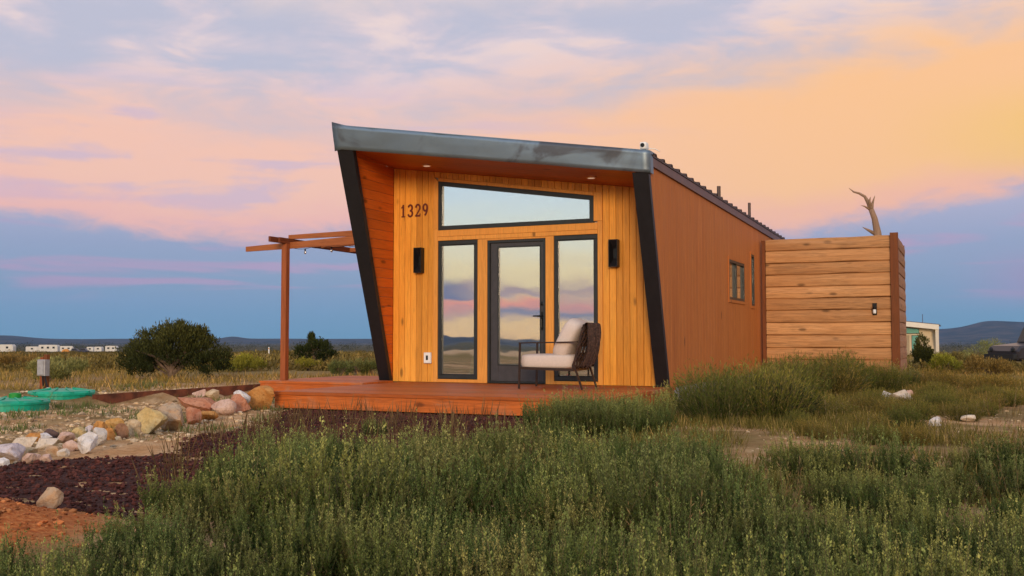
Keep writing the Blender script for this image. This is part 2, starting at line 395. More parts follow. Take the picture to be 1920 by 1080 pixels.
HARD = plain('black_hardware', (0.01, 0.01, 0.01), 0.35, 0.3)
METAL = galv('galvanised_fascia', (0.20, 0.265, 0.325))
ROOFM = plain('brown_roof_sheet', (0.075, 0.045, 0.04), 0.5, 0.2, 0.2, 6)
EAVE = plain('brown_eave_trim', (0.14, 0.07, 0.06), 0.5, 0.0, 0.2, 6)
NUMB = plain('rust_red_numerals', (0.13, 0.02, 0.012), 0.5)
WHITE = plain('white_plastic', (0.78, 0.77, 0.74), 0.45, 0.0, 0.05)
GLASS = glass_mat('reflective_glazing', (0.94, 0.97, 1.0), 0.64, 0.075)
PLAST = plain('interior_plaster', (0.42, 0.36, 0.30), 0.8, 0.0, 0.06, 4)
CONC = plain('grey_skirting', (0.30, 0.28, 0.27), 0.85, 0.0, 0.25, 9, 0.4)
RUST = plain('rusted_steel', (0.115, 0.034, 0.016), 0.85, 0.0, 0.5, 7, 0.4)
GREEN = plain('green_polyethylene', (0.0, 0.31, 0.19), 0.45, 0.0, 0.22, 8)
CUSH = plain('stone_grey_fabric', (0.62, 0.52, 0.46), 0.9, 0.0, 0.05, 60, 0.15)
CHAIRM = plain('bronze_powder_coat', (0.035, 0.018, 0.013), 0.4, 0.3)
ROPE = plain('brown_rope', (0.05, 0.024, 0.016), 0.85, 0.0, 0.3, 80)
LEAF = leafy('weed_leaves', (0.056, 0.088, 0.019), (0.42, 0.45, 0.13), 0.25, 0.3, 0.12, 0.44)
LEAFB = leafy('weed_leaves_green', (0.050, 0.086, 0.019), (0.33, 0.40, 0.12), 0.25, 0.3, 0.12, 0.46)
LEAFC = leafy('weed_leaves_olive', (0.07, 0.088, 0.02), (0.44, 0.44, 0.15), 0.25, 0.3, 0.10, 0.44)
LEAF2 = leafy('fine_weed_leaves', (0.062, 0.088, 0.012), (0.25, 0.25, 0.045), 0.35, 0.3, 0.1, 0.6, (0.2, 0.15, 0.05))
STEM = plain('weed_stems', (0.13, 0.10, 0.045), 0.8)
JUN = leafy('juniper_foliage', (0.024, 0.034, 0.009), (0.085, 0.092, 0.022), 0.45, 0.15, 0.2, 1.1)
SAGE = leafy('sage_foliage', (0.14, 0.165, 0.05), (0.27, 0.28, 0.1), 0.35, 0.2, 0.05, 0.5)
YELLOW = leafy('rabbitbrush_foliage', (0.2, 0.19, 0.025), (0.42, 0.37, 0.045), 0.3, 0.2, 0.05, 0.5)
GRASS = leafy('dry_grass_blades', (0.155, 0.13, 0.026), (0.29, 0.23, 0.055), 0.4, 0.25, 0.0, 0.3, (0.42, 0.28, 0.1))
GOLD = leafy('golden_weed_leaves', (0.13, 0.115, 0.018), (0.33, 0.26, 0.05), 0.4, 0.3, 0.1, 0.6, (0.3, 0.2, 0.06))
SCRUB = leafy('scrub_foliage', (0.13, 0.095, 0.024), (0.25, 0.18, 0.052), 0.45, 0.15, -0.2, 0.6)
WOODL = leafy('far_juniper_foliage', (0.028, 0.035, 0.014), (0.04, 0.05, 0.02), 0.4, 0.0, 0, 3)
BARK = plain('grey_bark', (0.16, 0.11, 0.08), 0.9, 0.0, 0.4, 14, 0.6)
DEADW = wood('weathered_dead_wood', (0.36, 0.23, 0.15), 2, 0.5, 0.85, 0.0, 0.05, 1, 0.5, 1.6)

# ------------------------------------------------------------------ terrain
EDG = ((-9.86, 12.72), (-10.62, 10.1))          # line of the rusty edging: ground is higher on its far side
MOUND = yard(-2.5, 4.4)
CARPOS = yard((1878 - 960) / 1900 * 46 + 2.1, 46)
def edge_side(x, y):
    (ax, ay), (bx, by) = EDG; L = math.hypot(bx - ax, by - ay)
    return ((bx - ax) * (y - ay) - (by - ay) * (x - ax)) / L     # negative beyond (left of) the edging
def sstep(v, a, b):
    t = min(1, max(0, (v - a) / (b - a))); return t * t * (3 - 2 * t)
def height(x, y, rough=True):
    r = math.hypot(x, y); d = x * FW[0] + y * FW[1]; s = x * RT[0] + y * RT[1]
    z = 0.0
    if s < 2 or d > 0:
        es = edge_side(x, y); al = ((x - EDG[0][0]) * (EDG[1][0] - EDG[0][0]) + (y - EDG[0][1]) * (EDG[1][1] - EDG[0][1])) / 2.73
        wd = 0.03 + max(0, al - 2.5) * 0.7; lift = 0.15 * sstep(es, wd * 0.3, -wd) * sstep(-x, 9.3, 9.8)
        z += max(lift, 0.12 * sstep(r, 17, 24))
    if r > 20:
        z -= 0.0108 * (min(r, 500) - 20)
        if r > 500: z -= 0.004 * (min(r, 4000) - 500)
    cx, cy = CARPOS; z -= 0.45 * math.exp(-((x - cx) ** 2 + (y - cy) ** 2) / 30.0)
    q = math.hypot((x - MOUND[0]) / 0.85, (y - MOUND[1]) / 0.6)
    z += 0.16 * math.exp(-q * q * 1.4)
    # a soft rise under the weeds at the lower right and beside the house
    if rough and r < 400:
        k = 0.035 * mnoise.noise(Vector((x * 0.7, y * 0.7, 0.3))) + 0.018 * mnoise.noise(Vector((x * 2.7, y * 2.7, 3.3))) + 0.008 * mnoise.noise(Vector((x * 9, y * 9, 5.3)))
        if r > 20: k += min(1, (r - 20) / 40) * 0.35 * mnoise.noise(Vector((x * 0.06, y * 0.06, 9.1)))
        inside = 1.0
        if -9.9 < x < -1.0 and 9.9 < y < 24: inside = 0.25
        z += k * inside - (0.02 if inside < 1 else 0)
    return z

def ground_mat():
    m, t, b = mat_new('desert_ground')
    pos = t.node('ShaderNodeNewGeometry').outputs['Position']
    flat = t.vm('MULTIPLY', pos, (1, 1, 0)); r = t.vm('LENGTH', flat)
    n1 = t.noise(flat, 0.35, 5, 0.6, 0.5); n2 = t.noise(flat, 3.0, 6, 0.65); n3 = t.noise(flat, 30.0, 4, 0.6); nf = t.noise(flat, 0.02, 6, 0.65)
    sand = t.mix(t.ss(n2, 0.35, 0.68), (0.50, 0.28, 0.125), (0.62, 0.42, 0.235))
    sand = t.mix(t.m('MULTIPLY', t.ss(n3, 0.5, 0.75), 0.55), sand, (0.22, 0.13, 0.065))
    sand = t.mix(t.m('MULTIPLY', t.ss(t.noise(flat, 11.0, 6, 0.7), 0.45, 0.62), 0.5), sand, (0.30, 0.155, 0.06))
    soil = t.mix(t.ss(n2, 0.3, 0.7), (0.17, 0.105, 0.04), (0.26, 0.19, 0.075))
    c = t.mix(t.ss(n1, 0.42, 0.60), sand, soil)
    field = t.mix(t.ss(n1, 0.4, 0.6), (0.20, 0.135, 0.04), (0.30, 0.215, 0.085))
    field = t.mix(t.m('MULTIPLY', t.ss(n2, 0.45, 0.7), 0.7), field, (0.12, 0.095, 0.03))
    front = t.ss(t.vm('DOT_PRODUCT', flat, (FW[0], FW[1], 0)), -14, -5)
    c = t.mix(t.m('MULTIPLY', t.ss(r, 14, 26), front), t.mix(front, t.mix(0.5, sand, (0.66, 0.47, 0.28)), c), field)
    wood_ = t.mix(t.ss(nf, 0.4, 0.62), (0.035, 0.042, 0.018), (0.12, 0.095, 0.05))
    c = t.mix(t.ss(t.m('ADD', r, t.m('MULTIPLY', nf, 200)), 420, 700), c, wood_)
    md = t.vm('DISTANCE', flat, (MOUND[0], MOUND[1], 0))
    c = t.mix(t.ss(t.m('ADD', md, t.m('MULTIPLY', n2, 0.6)), 1.22, 0.8), c, t.mix(t.ss(n3, 0.35, 0.7), (0.36, 0.095, 0.025), (0.56, 0.22, 0.07)))
    t.put(b.inputs['Base Color'], c); b.inputs['Roughness'].default_value = 0.95; b.inputs['Specular IOR Level'].default_value = 0.1
    bp = t.node('ShaderNodeBump'); bp.inputs['Strength'].default_value = 1.0; bp.inputs['Distance'].default_value = 0.05
    t.put(bp.inputs['Height'], t.m('ADD', n2, t.m('MULTIPLY', n3, 0.5))); t.l.new(bp.outputs[0], b.inputs['Normal'])
    return m
GROUND = ground_mat()
def build_ground():
    radii = [0.0]; r = 0.6
    while r < 9000: radii.append(r); r *= 1.0 + (0.028 if r < 60 else 0.07)
    radii.append(9000)
    NA = 300; V = [(0, 0, height(0, 0))]; F = []
    for k, r in enumerate(radii[1:]):
        for a in range(NA):
            th = 2 * math.pi * a / NA; x, y = r * math.cos(th), r * math.sin(th); V.append((x, y, height(x, y)))
    for a in range(NA): F.append((0, 1 + a, 1 + (a + 1) % NA))
    for k in range(len(radii) - 2):
        o = 1 + k * NA
        for a in range(NA): F.append((o + a, o + NA + a, o + NA + (a + 1) % NA, o + (a + 1) % NA))
    tag(obj('ground', V, F, GROUND, None, True), 'sandy desert ground with bare dirt patches and dry scrubland', kind='structure')
build_ground()

def build_hills():
    """low wooded rises and mesas round the plain"""
    m, t, b = mat_new('wooded_hills')
    pos = t.node('ShaderNodeNewGeometry').outputs['Position']
    n = t.noise(pos, 0.006, 6, 0.7)
    t.put(b.inputs['Base Color'], t.mix(t.ss(n, 0.4, 0.65), (0.035, 0.042, 0.03), (0.10, 0.085, 0.06))); b.inputs['Roughness'].default_value = 1.0; b.inputs['Specular IOR Level'].default_value = 0
    def az_of(px): return math.atan((px - 960) / 1900.0)
    def rise(a):                              # height over the eye at 6.5 km, a: angle from the view axis, to the right
        h = 5 + 5 * mnoise.noise(Vector((a * 6, 0.4, 0))) + 2.5 * mnoise.noise(Vector((a * 30, 2.4, 0)))
        def bump(px, w, hh):
            nonlocal h
            q = (a - az_of(px)) / w; h += hh * math.exp(-q * q)
        bump(10, 0.024, 20); bump(437, 0.010, 14); bump(-260, 0.06, 25)
        h += 48 * sstep(a, az_of(1560), az_of(1660)); bump(1848, 0.017, 30); bump(1905, 0.022, 22); bump(2120, 0.12, 45)
        q = (a + math.pi - R(52.9) + 2 * math.pi) % (2 * math.pi)      # a low rise on the sunset side
        q = min(q, 2 * math.pi - q); h += 22 * math.exp(-(q / 0.12) ** 2)
        return h
    N = 1400; V = []; F = []
    for k in range(N):
        a = -math.pi + 2 * math.pi * k / N
        dx = FW[0] * math.cos(a) + RT[0] * math.sin(a); dy = FW[1] * math.cos(a) + RT[1] * math.sin(a); h = rise(a)
        for q, rr in ((-0.25, 4700), (0.12, 5400), (0.55, 6000), (1.0, 6600), (0.8, 7400), (-0.3, 8600)):
            jag = (1 + 0.1 * mnoise.noise(Vector((a * 60, q * 5, 1.0)))) if 0 < q < 1 else 1
            V.append((dx * rr, dy * rr, -19 + (h + 20) * q * jag))
    for k in range(N):
        for j in range(5):
            a0 = k * 6 + j; b0 = ((k + 1) % N) * 6 + j; F.append((a0, a0 + 1, b0 + 1, b0))
    tag(obj('hills', V, F, m, None, True), 'low blue wooded hills and mesa along the horizon', kind='structure')
build_hills()

# ------------------------------------------------------------------ the cabin
XL, XR = -8.338, -3.737            # outer faces of the side walls
YF, YB = 13.70, 23.40              # facade plane, back
ZD = 0.21                          # deck level
FINL, FINR = -8.165, -3.91         # inner faces of the two side fins
def zroof(x, y): return 3.98 - 0.1434 * (x - XL) - 0.014 * (y - 12.3)
def zsoff(x): return 3.555 - 0.137 * (x + 8.2)          # soffit line on the facade
def fin_y(x, z):                                        # sloping front edge of the fins
    f = (x - XL) / (XR - XL); k = 0.356 * (1 - f) + 0.316 * f
    return 13.60 - k * (z - ZD)
def front_bot(x): f = (x - XL) / (XR - XL); return (x, 12.378 + 0.337 * f, 3.645 - 0.61 * f)
def front_top(x): f = (x - XL) / (XR - XL); return (x, 12.295 + 0.395 * f, 3.985 - 0.66 * f)

cabin = empty('cabin', ((XL + XR) / 2, 18.5, 0), 'orange wooden cabin with slanted front, dark trim and house number 1329', 'cabin')

# walls behind the boards
B().box(XL + 0.03, XL + 0.16, YF + 0.05, YB, 0.05, 3.1).box(XL + 0.03, XL + 0.16, YF + 0.05, YB - 0.01, 3.1, 3.70).build('wall', SIDE, cabin)
b = B(); b.box(XR - 0.15, XR - 0.03, YF + 0.05, YB, 0.05, 1.5)
b.box(XR - 0.15, XR - 0.03, YF + 0.05, 17.5, 1.5, 2.55).box(XR - 0.15, XR - 0.03, 18.95, 19.48, 1.5, 2.55).box(XR - 0.15, XR - 0.03, 19.93, YB, 1.5, 2.55)
b.box(XR - 0.15, XR - 0.03, YF + 0.05, YB, 2.55, 3.05); b.build('wall', PLAST, cabin)
B().box(XL + 0.17, XR - 0.16, YB - 0.13, YB - 0.01, 0.05, 3.05).build('wall', SIDE, cabin)
B().box(XL + 0.17, XR - 0.16, 17.25, 17.35, ZD, 3.0).build('partition', PLAST, cabin)
B().box(XL + 0.165, XR - 0.155, YF + 0.02, YB - 0.14, 0.06, ZD - 0.005).build('floor', wood('interior_floor', (0.25, 0.17, 0.10), 1), cabin)
# facade backing, pieced round the openings
OP = [(-7.37, -6.695, 0.265, 2.373), (-6.53, -5.59, 0.225, 2.346), (-5.457, -4.785, 0.265, 2.373)]
BLK = (-7.445, -4.71)                                  # the block of windows and casings
b = B(); ya, yb = YF + 0.03, YF + 0.12
b.prism([(FINL, ZD), (-7.375, ZD), (-7.375, zsoff(-7.375)), (FINL, zsoff(FINL))], 'y', ya, yb)
b.prism([(-4.78, ZD), (FINR, ZD), (FINR, zsoff(FINR)), (-4.78, zsoff(-4.78))], 'y', ya, yb)
b.box(-6.69, -6.535, ya, yb, ZD, 2.37).box(-5.585, -5.462, ya, yb, ZD, 2.37).box(-7.375, -4.78, ya, yb, 2.38, 2.535)
b.prism([(-7.375, 3.305), (-4.838, 2.933), (-4.838, zsoff(-4.838)), (-7.375, zsoff(-7.375))], 'y', ya, yb)
b.prism([(-4.838, 2.535), (-4.78, 2.535), (-4.78, zsoff(-4.78)), (-4.838, zsoff(-4.838))], 'y', ya, yb)
b.build('wall', PLAST, cabin)
# vertical pine boards of the facade
G = 0.0025
def facade_board(x0, x1, zlo):
    poly = [(x0 + G, zlo(x0)), (x1 - G, zlo(x1)), (x1 - G, zsoff(x1)), (x0 + G, zsoff(x0))]
    d = rng.uniform(-0.0015, 0.0015)
    B().prism(poly, 'y', YF + 0.028, YF + d, 0, 0.0035).build('plank', PINE, cabin)
n = 7
for i in range(n): x0 = FINL + (BLK[0] - FINL) * i / n; facade_board(x0, FINL + (BLK[0] - FINL) * (i + 1) / n, lambda x: ZD + 0.004)
n = 8
for i in range(n): x0 = BLK[1] + (FINR - BLK[1]) * i / n; facade_board(x0, BLK[1] + (FINR - BLK[1]) * (i + 1) / n, lambda x: ZD + 0.004)
cl_top = lambda x: 3.298 - 0.1464 * (x + 7.37) + 0.055
n = 26
for i in range(n):
    x0 = BLK[0] + (BLK[1] - BLK[0]) * i / n; facade_board(x0, BLK[0] + (BLK[1] - BLK[0]) * (i + 1) / n, cl_top)
# casings
def casing(x0, x1, z0, z1, proud=0.012): B().box(x0, x1, YF - proud, YF + 0.03, z0, z1, 0.003).build('casing', CASE, cabin)
casing(BLK[0], -7.372, ZD + 0.004, 2.56); casing(-4.783, BLK[1], ZD + 0.004, 2.56)
casing(-6.693, -6.532, ZD + 0.004, 2.372); casing(-5.588, -5.459, ZD + 0.004, 2.372)
casing(-7.370, -4.785, 2.440, 2.537, 0.010); casing(-7.370, -4.785, 2.376, 2.437, 0.014)
casing(-7.370, -6.695, ZD + 0.004, 0.262); casing(-5.457, -4.785, ZD + 0.004, 0.262)
casing(-6.53, -5.59, 2.348, 2.374, 0.011)
def prismcase(poly): B().prism(poly, 'y', YF + 0.03, YF - 0.012, 0, 0.003).build('casing', CASE, cabin)
prismcase([(BLK[0], 2.562), (-7.372, 2.562), (-7.372, 3.30), (BLK[0], 3.365)])
prismcase([(-4.841, 2.562), (-4.712, 2.562), (-4.712, 2.962), (-4.841, 2.982)])
prismcase([(-7.370, 3.300), (-4.843, 2.930), (-4.843, 2.982), (-7.370, 3.352)])
# windows: frame set back, pane behind it
def window_rect(x0, x1, z0, z1, w=0.062, name='window'):
    ya, yb = YF + 0.05, YF - 0.004
    f = B().prism([(x0, z0), (x1, z0), (x1, z0 + w), (x0, z0 + w)], 'y', ya, yb, 0, .004).prism([(x0, z1 - w), (x1, z1 - w), (x1, z1), (x0, z1)], 'y', ya, yb, 0, .004)
    f.prism([(x0, z0 + w), (x0 + w, z0 + w), (x0 + w, z1 - w), (x0, z1 - w)], 'y', ya, yb, 0, .004).prism([(x1 - w, z0 + w), (x1, z0 + w), (x1, z1 - w), (x1 - w, z1 - w)], 'y', ya, yb, 0, .004)
    o = f.build(name, FRAME, cabin)
    B().box(x0 + w - .01, x1 - w + .01, YF + 0.03, YF + 0.038, z0 + w - .01, z1 - w + .01).build('pane', GLASS, o)
    g = B(); e = 0.012
    g.box(x0 + w, x1 - w, YF + .012, YF + .028, z0 + w, z0 + w + e).box(x0 + w, x1 - w, YF + .012, YF + .028, z1 - w - e, z1 - w)
    g.build('glazing_bead', HARD, o); return o
tag(window_rect(-7.368, -6.697, 0.267, 2.371), 'tall narrow window left of the door')
tag(window_rect(-5.455, -4.787, 0.267, 2.371), 'tall narrow window right of the door, behind the chair')
w = 0.062; P = [(-7.368, 2.541), (-4.845, 2.541), (-4.845, 2.927), (-7.368, 3.296)]; Q = inset(P, w); f = B()
for i in range(4):
    j = (i + 1) % 4; f.prism([P[i], P[j], Q[j], Q[i]], 'y', YF + 0.05, YF - 0.004)
cw = tag(f.build('window', FRAME, cabin), 'slant-topped clerestory window over the door')
B().prism(inset(P, w - 0.01), 'y', YF + 0.038, YF + 0.030).build('pane', GLASS, cw)
# door
x0, x1, z0, z1 = -6.528, -5.592, 0.222, 2.344
f = B(); e = 0.035
f.box(x0, x0 + e, YF - .006, YF + .08, z0, z1).box(x1 - e, x1, YF - .006, YF + .08, z0, z1).box(x0 + e, x1 - e, YF - .006, YF + .08, z1 - e, z1).box(x0 + e, x1 - e, YF - .02, YF + .08, z0, z0 + .02)
gx0, gx1, gz0, gz1 = -6.355, -5.690, 0.495, 2.235
d = B(); a, c = YF + .022, YF + .066
d.prism([(x0 + e + .003, z0 + .024), (gx0, z0 + .024), (gx0, z1 - e - .003), (x0 + e + .003, z1 - e - .003)], 'y', c, a, 0, .003)
d.prism([(gx1, z0 + .024), (x1 - e - .003, z0 + .024), (x1 - e - .003, z1 - e - .003), (gx1, z1 - e - .003)], 'y', c, a, 0, .003)
d.box(gx0, gx1, a, c, z0 + .024, gz0).box(gx0, gx1, a, c, gz1, z1 - e - .003)
door = tag(d.build('door', DOORM, cabin), 'charcoal full-light entrance door')
f.build('door_frame', FRAME, door)
B().box(gx0 - .005, gx1 + .005, YF + .042, YF + .05, gz0 - .005, gz1 + .005).build('pane', GLASS, door)
g = B(); q = .018
g.box(gx0 - q, gx0, a - .008, a - .001, gz0 - q, gz1 + q).box(gx1, gx1 + q, a - .008, a - .001, gz0 - q, gz1 + q).box(gx0, gx1, a - .008, a - .001, gz0 - q, gz0).box(gx0, gx1, a - .008, a - .001, gz1, gz1 + q)
g.build('glazing_bead', FRAME, door)
h = B().box(-5.665, -5.625, a - .012, a, 1.0, 1.27, .004); h.tube([(-5.645, a, 1.21), (-5.645, a - .06, 1.21)], .012, 8).tube([(-5.645, a - .055, 1.21), (-5.775, a - .058, 1.205)], .011, 8)
h.tube([(-5.65, a, 1.02), (-5.65, a - .045, 1.04), (-5.65, a - .045, 1.16), (-5.65, a, 1.18)], .009, 8); h.build('handle', HARD, door)
db = B().lathe([(.03, 0), (.03, .02), (.012, .025)], (0, 0, 0), 12).build('deadbolt', HARD, door); db.rotation_euler.x = R(90); db.location = (-5.645, a - .001, 1.39)
# the fins: boards inside the left one, dark trim along the slanting front edges
B().prism([(YF - .002, ZD), (YF - .002, zsoff(FINL)), (fin_y(XL, 3.6) + .12, 3.6), (fin_y(XL, ZD) + .03, ZD)][::-1], 'x', XL + .02, FINL - .012).build('fin_core', PLAST, cabin)
nb = 24; hb = (3.70 - ZD) / nb
for i in range(nb):
    za, zb = ZD + .003 + i * hb + G, ZD + .003 + (i + 1) * hb - G
    poly = [(fin_y(XL, za) + .07, za), (YF - .003, za), (YF - .003, zb), (fin_y(XL, zb) + .07, zb)]
    poly = clip(poly, 0.085, 1, zsoff(FINL) + .03 + 0.085 * YF)
    if len(poly) >= 3 and abs(sum(poly[k][0] * poly[(k + 1) % len(poly)][1] - poly[(k + 1) % len(poly)][0] * poly[k][1] for k in range(len(poly)))) > 1e-3:
        if poly[1][0] - poly[0][0] > 0.02: B().prism(poly, 'x', FINL - .012, FINL, 0, .003).build('plank', STAIN, cabin)
B().prism([(fin_y(XR, ZD) + .07, ZD), (YF - .003, ZD), (YF - .003, zsoff(FINR)), (fin_y(XR, 2.98) + .07, 2.98)], 'x', XR - .03, FINR).build('fin_core', STAIN, cabin)
B().prism([(YF + .1, ZD), (YF + .1, 3.6), (fin_y(XL, 3.6) + .1, 3.6), (fin_y(XL, ZD) + .05, ZD)][::-1], 'x', XL, XL + .018).build('fin_core', SIDE, cabin)
def trim(xa, xb_bot, xb_top, ztop):
    z0 = 0.10
    p = [(xa, fin_y(xa, z0), z0), (xb_bot, fin_y(xa, z0), z0), (xb_bot, fin_y(xa, z0) + .085, z0), (xa, fin_y(xa, z0) + .085, z0)]
    q = [(xa, fin_y(xa, ztop), ztop), (xb_top, fin_y(xa, ztop), ztop), (xb_top, fin_y(xa, ztop) + .085, ztop), (xa, fin_y(xa, ztop) + .085, ztop)]
    if xb_bot < xa: p = [p[1], p[0], p[3], p[2]]; q = [q[1], q[0], q[3], q[2]]
    B().hexa(p, q).build('fin_trim', BLACK, cabin)
trim(XL - .004, -8.157, -8.075, 3.665); trim(XR + .004, -3.912, -3.952, 3.05)
# soffit boards
ns = 9
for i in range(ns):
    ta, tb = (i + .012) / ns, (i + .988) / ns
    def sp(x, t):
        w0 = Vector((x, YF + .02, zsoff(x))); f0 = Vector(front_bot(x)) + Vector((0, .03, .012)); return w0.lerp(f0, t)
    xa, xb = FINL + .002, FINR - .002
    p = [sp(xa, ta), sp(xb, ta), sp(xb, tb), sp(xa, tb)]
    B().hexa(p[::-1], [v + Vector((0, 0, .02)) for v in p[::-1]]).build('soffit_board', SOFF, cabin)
# roof body, ribbed sheet, fascia, eave trim
xs = (XL + .02, XR - .004)
p = [(xs[0], 12.5, zroof(xs[0], 12.5) - .17), (xs[1], 12.78, zroof(xs[1], 12.78) - .17), (xs[1], YB, zroof(xs[1], YB) - .17), (xs[0], YB, zroof(xs[0], YB) - .17)]
B().hexa(p, [(x, y, z + .14) for x, y, z in p]).build('roof', ROOFM, cabin)
prof = []; y = 12.75
while y < YB + .1:
    prof += [(y, 0), (y + .13, 0), (y + .155, .035), (y + .205, .035), (y + .23, 0)]; y += .40
V = []; F = []
for y, dz in prof:
    for x in (XL - .05, XR + .045):
        V += [(x, y, zroof(x, y) - .024 + dz), (x, y, zroof(x, y) - .032 + dz)]
for i in range(len(prof) - 1):
    a = i * 4; F += [(a, a + 2, a + 6, a + 4), (a + 1, a + 5, a + 7, a + 3), (a, a + 4, a + 5, a + 1), (a + 2, a + 3, a + 7, a + 6)]
obj('roof_sheet', V, F, ROOFM, cabin)
for side, xx in ((1, XR),):
    p = [(xx + .002, 12.80, zroof(xx, 12.8) - .175), (xx + .03, 12.80, zroof(xx, 12.8) - .175), (xx + .03, YB, zroof(xx, YB) - .175), (xx + .002, YB, zroof(xx, YB) - .175)]
    B().hexa(p, [(x, y, z + .115) for x, y, z in p]).build('eave_trim', EAVE, cabin)
    p = [(xx + .002, 12.80, zroof(xx, 12.8) - .056), (xx + .042, 12.80, zroof(xx, 12.8) - .056), (xx + .042, YB, zroof(xx, YB) - .056), (xx + .002, YB, zroof(xx, YB) - .056)]
    B().hexa(p, [(x, y, z + .020) for x, y, z in p]).build('eave_trim', ROOFM, cabin)
NU, NV = 44, 6; V = []; F = []
for j in range(NV + 1):
    for i in range(NU + 1):
        x = XL - .03 + (XR + .03 - XL + .03) * i / NU; v = j / NV
        p = Vector(front_bot(x)).lerp(Vector(front_top(x)), v) + Vector((0, -.02, 0))
        w = .012 * mnoise.noise(Vector((x * 1.9, v * 1.3, 4))) + .006 * mnoise.noise(Vector((x * 5, v * 3, 8)))
        V.append((x, p.y + w, p.z - (.035 if i == 0 and j == 0 else 0) + (.04 * max(0, 1 - i / 2.5) if j == NV else 0) + (.012 * mnoise.noise(Vector((x * 1.2, 0, 7))) if j == 0 else 0)))
nF = len(V); V += [(x, y + .012, z) for x, y, z in V]
for j in range(NV):
    for i in range(NU):
        a = j * (NU + 1) + i; F += [(a, a + 1, a + NU + 2, a + NU + 1), (nF + a, nF + a + NU + 1, nF + a + NU + 2, nF + a + 1)]
for i in range(NU): a = i; F.append((a, nF + a, nF + a + 1, a + 1)); a = NV * (NU + 1) + i; F.append((a, a + 1, nF + a + 1, nF + a))
for j in range(NV): a = j * (NU + 1); F.append((a, a + NU + 1, nF + a + NU + 1, nF + a)); a += NU; F.append((a, nF + a, nF + a + NU + 1, a + NU + 1))
fas = obj('fascia', V, F, METAL, cabin, True)
p0, p1 = Vector(front_bot(XR)), Vector(front_top(XR)); e = Vector((.032, 0, 0)); k = Vector((0, .13, 0))
B().hexa([p0 + e - k * .08, p0 + e + k, p0 + e + k - Vector((.012, 0, 0)), p0 + e - k * .08 - Vector((.012, 0, 0))], [p1 + e - k * .08, p1 + e + k, p1 + e + k - Vector((.012, 0, 0)), p1 + e - k * .08 - Vector((.012, 0, 0))]).build('corner_flashing', METAL, fas)
c0, c1 = front_top(XL - .03), front_top(XR + .03)
B().hexa([(c0[0], c0[1] - .015, c0[2] - .004), (c1[0], c1[1] - .015, c1[2] - .004), (c1[0], c1[1] + .32, c1[2] - .010), (c0[0], c0[1] + .50, c0[2] - .012)], [(c0[0], c0[1] - .015, c0[2] + .006), (c1[0], c1[1] - .015, c1[2] + .006), (c1[0], c1[1] + .32, c1[2] + .004), (c0[0], c0[1] + .50, c0[2] + .002)]).build('roof_cap', METAL, cabin)
# grooved plywood siding of the long right wall, cut round its two windows
SW = [(17.56, 18.90, 1.56, 2.26), (19.55, 19.87, 1.51, 2.50)]
brk = [12.6 + .2 * i for i in range(54)] + [YB]
for wd in SW: brk = [v for v in brk if abs(v - wd[0]) > .06 and abs(v - wd[1]) > .06] + [wd[0], wd[1]]
brk = sorted(v for v in set(brk) if v <= YB)
def side_top(y): return zroof(XR, y) - .10
for ya, yb in zip(brk[:-1], brk[1:]):
    segs = [(0.20, 9.0)]
    for wd in SW:
        if ya >= wd[0] - .01 and yb <= wd[1] + .01: segs = [(0.20, wd[2]), (wd[3], 9.0)]
    for sa, sb in segs:
        g = .0009
        poly = [(ya + g, sa), (yb - g, sa), (yb - g, min(sb, side_top(yb))), (ya + g, min(sb, side_top(ya)))]
        # keep what lies behind the slanting front edge
        kk = 0.316; poly = clip(poly, -1, -kk, -(13.60 + kk * ZD) - .062)
        if len(poly) < 3: continue
        poly = clip(poly, -1, 0, -12.815)
        if len(poly) < 3: continue
        ar = abs(sum(poly[k][0] * poly[(k + 1) % len(poly)][1] - poly[(k + 1) % len(poly)][0] * poly[k][1] for k in range(len(poly)))) / 2
        if ar < .004: continue
        B().prism(poly, 'x', XR - .028, XR, 0, .0022).build('siding_board', SIDE, cabin)
for wi, (ya, yb, za, zb) in enumerate(SW):
    w = .045 if wi == 0 else .04; tr = .05; f = B()
    for (p, q, r_, s_) in ((ya, yb, za, za + w), (ya, yb, zb - w, zb), (ya, ya + w, za + w, zb - w), (yb - w, yb, za + w, zb - w)): f.box(XR - .07, XR + .012, p, q, r_, s_)
    if wi == 0: f.box(XR - .05, XR + .004, (ya + yb) / 2 - .03, (ya + yb) / 2 + .03, za + w, zb - w)
    o = f.build('window', FRAME, cabin); tag(o, 'small sliding window in the long side wall' if wi == 0 else 'slim upright window beside the sliding one')
    if wi == 0:
        B().box(XR - .04, XR - .034, ya + w, (ya + yb) / 2 - .03, za + w, zb - w).build('pane', GLASS, o); B().box(XR - .03, XR - .024, (ya + yb) / 2 + .03, yb - w, za + w, zb - w).build('pane', GLASS, o)
    else: B().box(XR - .03, XR - .024, ya + w, yb - w, za + w, zb - w).build('pane', GLASS, o)
    f = B()
    for (p, q, r_, s_) in ((ya - tr, yb + tr, za - tr, za), (ya - tr, yb + tr, zb, zb + tr), (ya - tr, ya, za, zb), (yb, yb + tr, za, zb)): f.box(XR + .001, XR + .016, p, q, r_, s_)
    f.build('window_trim', SIDE, o)
B().box(XR - .10, XR - .012, 13.66, YB, -.06, .205).build('skirting', CONC, cabin)
B().box(XL + .02, XL + .10, 13.7, YB, -.06, .205).build('skirting', CONC, cabin)
# vents through the roof
for (x, y, hgt, rad) in ((-4.35, 22.7, .70, .032), (-4.1, 18.5, .45, .035)):
    zb = zroof(x, y) - .05; v = B().tube([(x, y, zb), (x, y, zb + hgt)], rad, 12).lathe([(rad * 2.4, .03), (rad * 2.2, .05), (rad * 1.05, .10)], (x, y, zb), 12).build('vent_pipe', ROOFM, cabin)
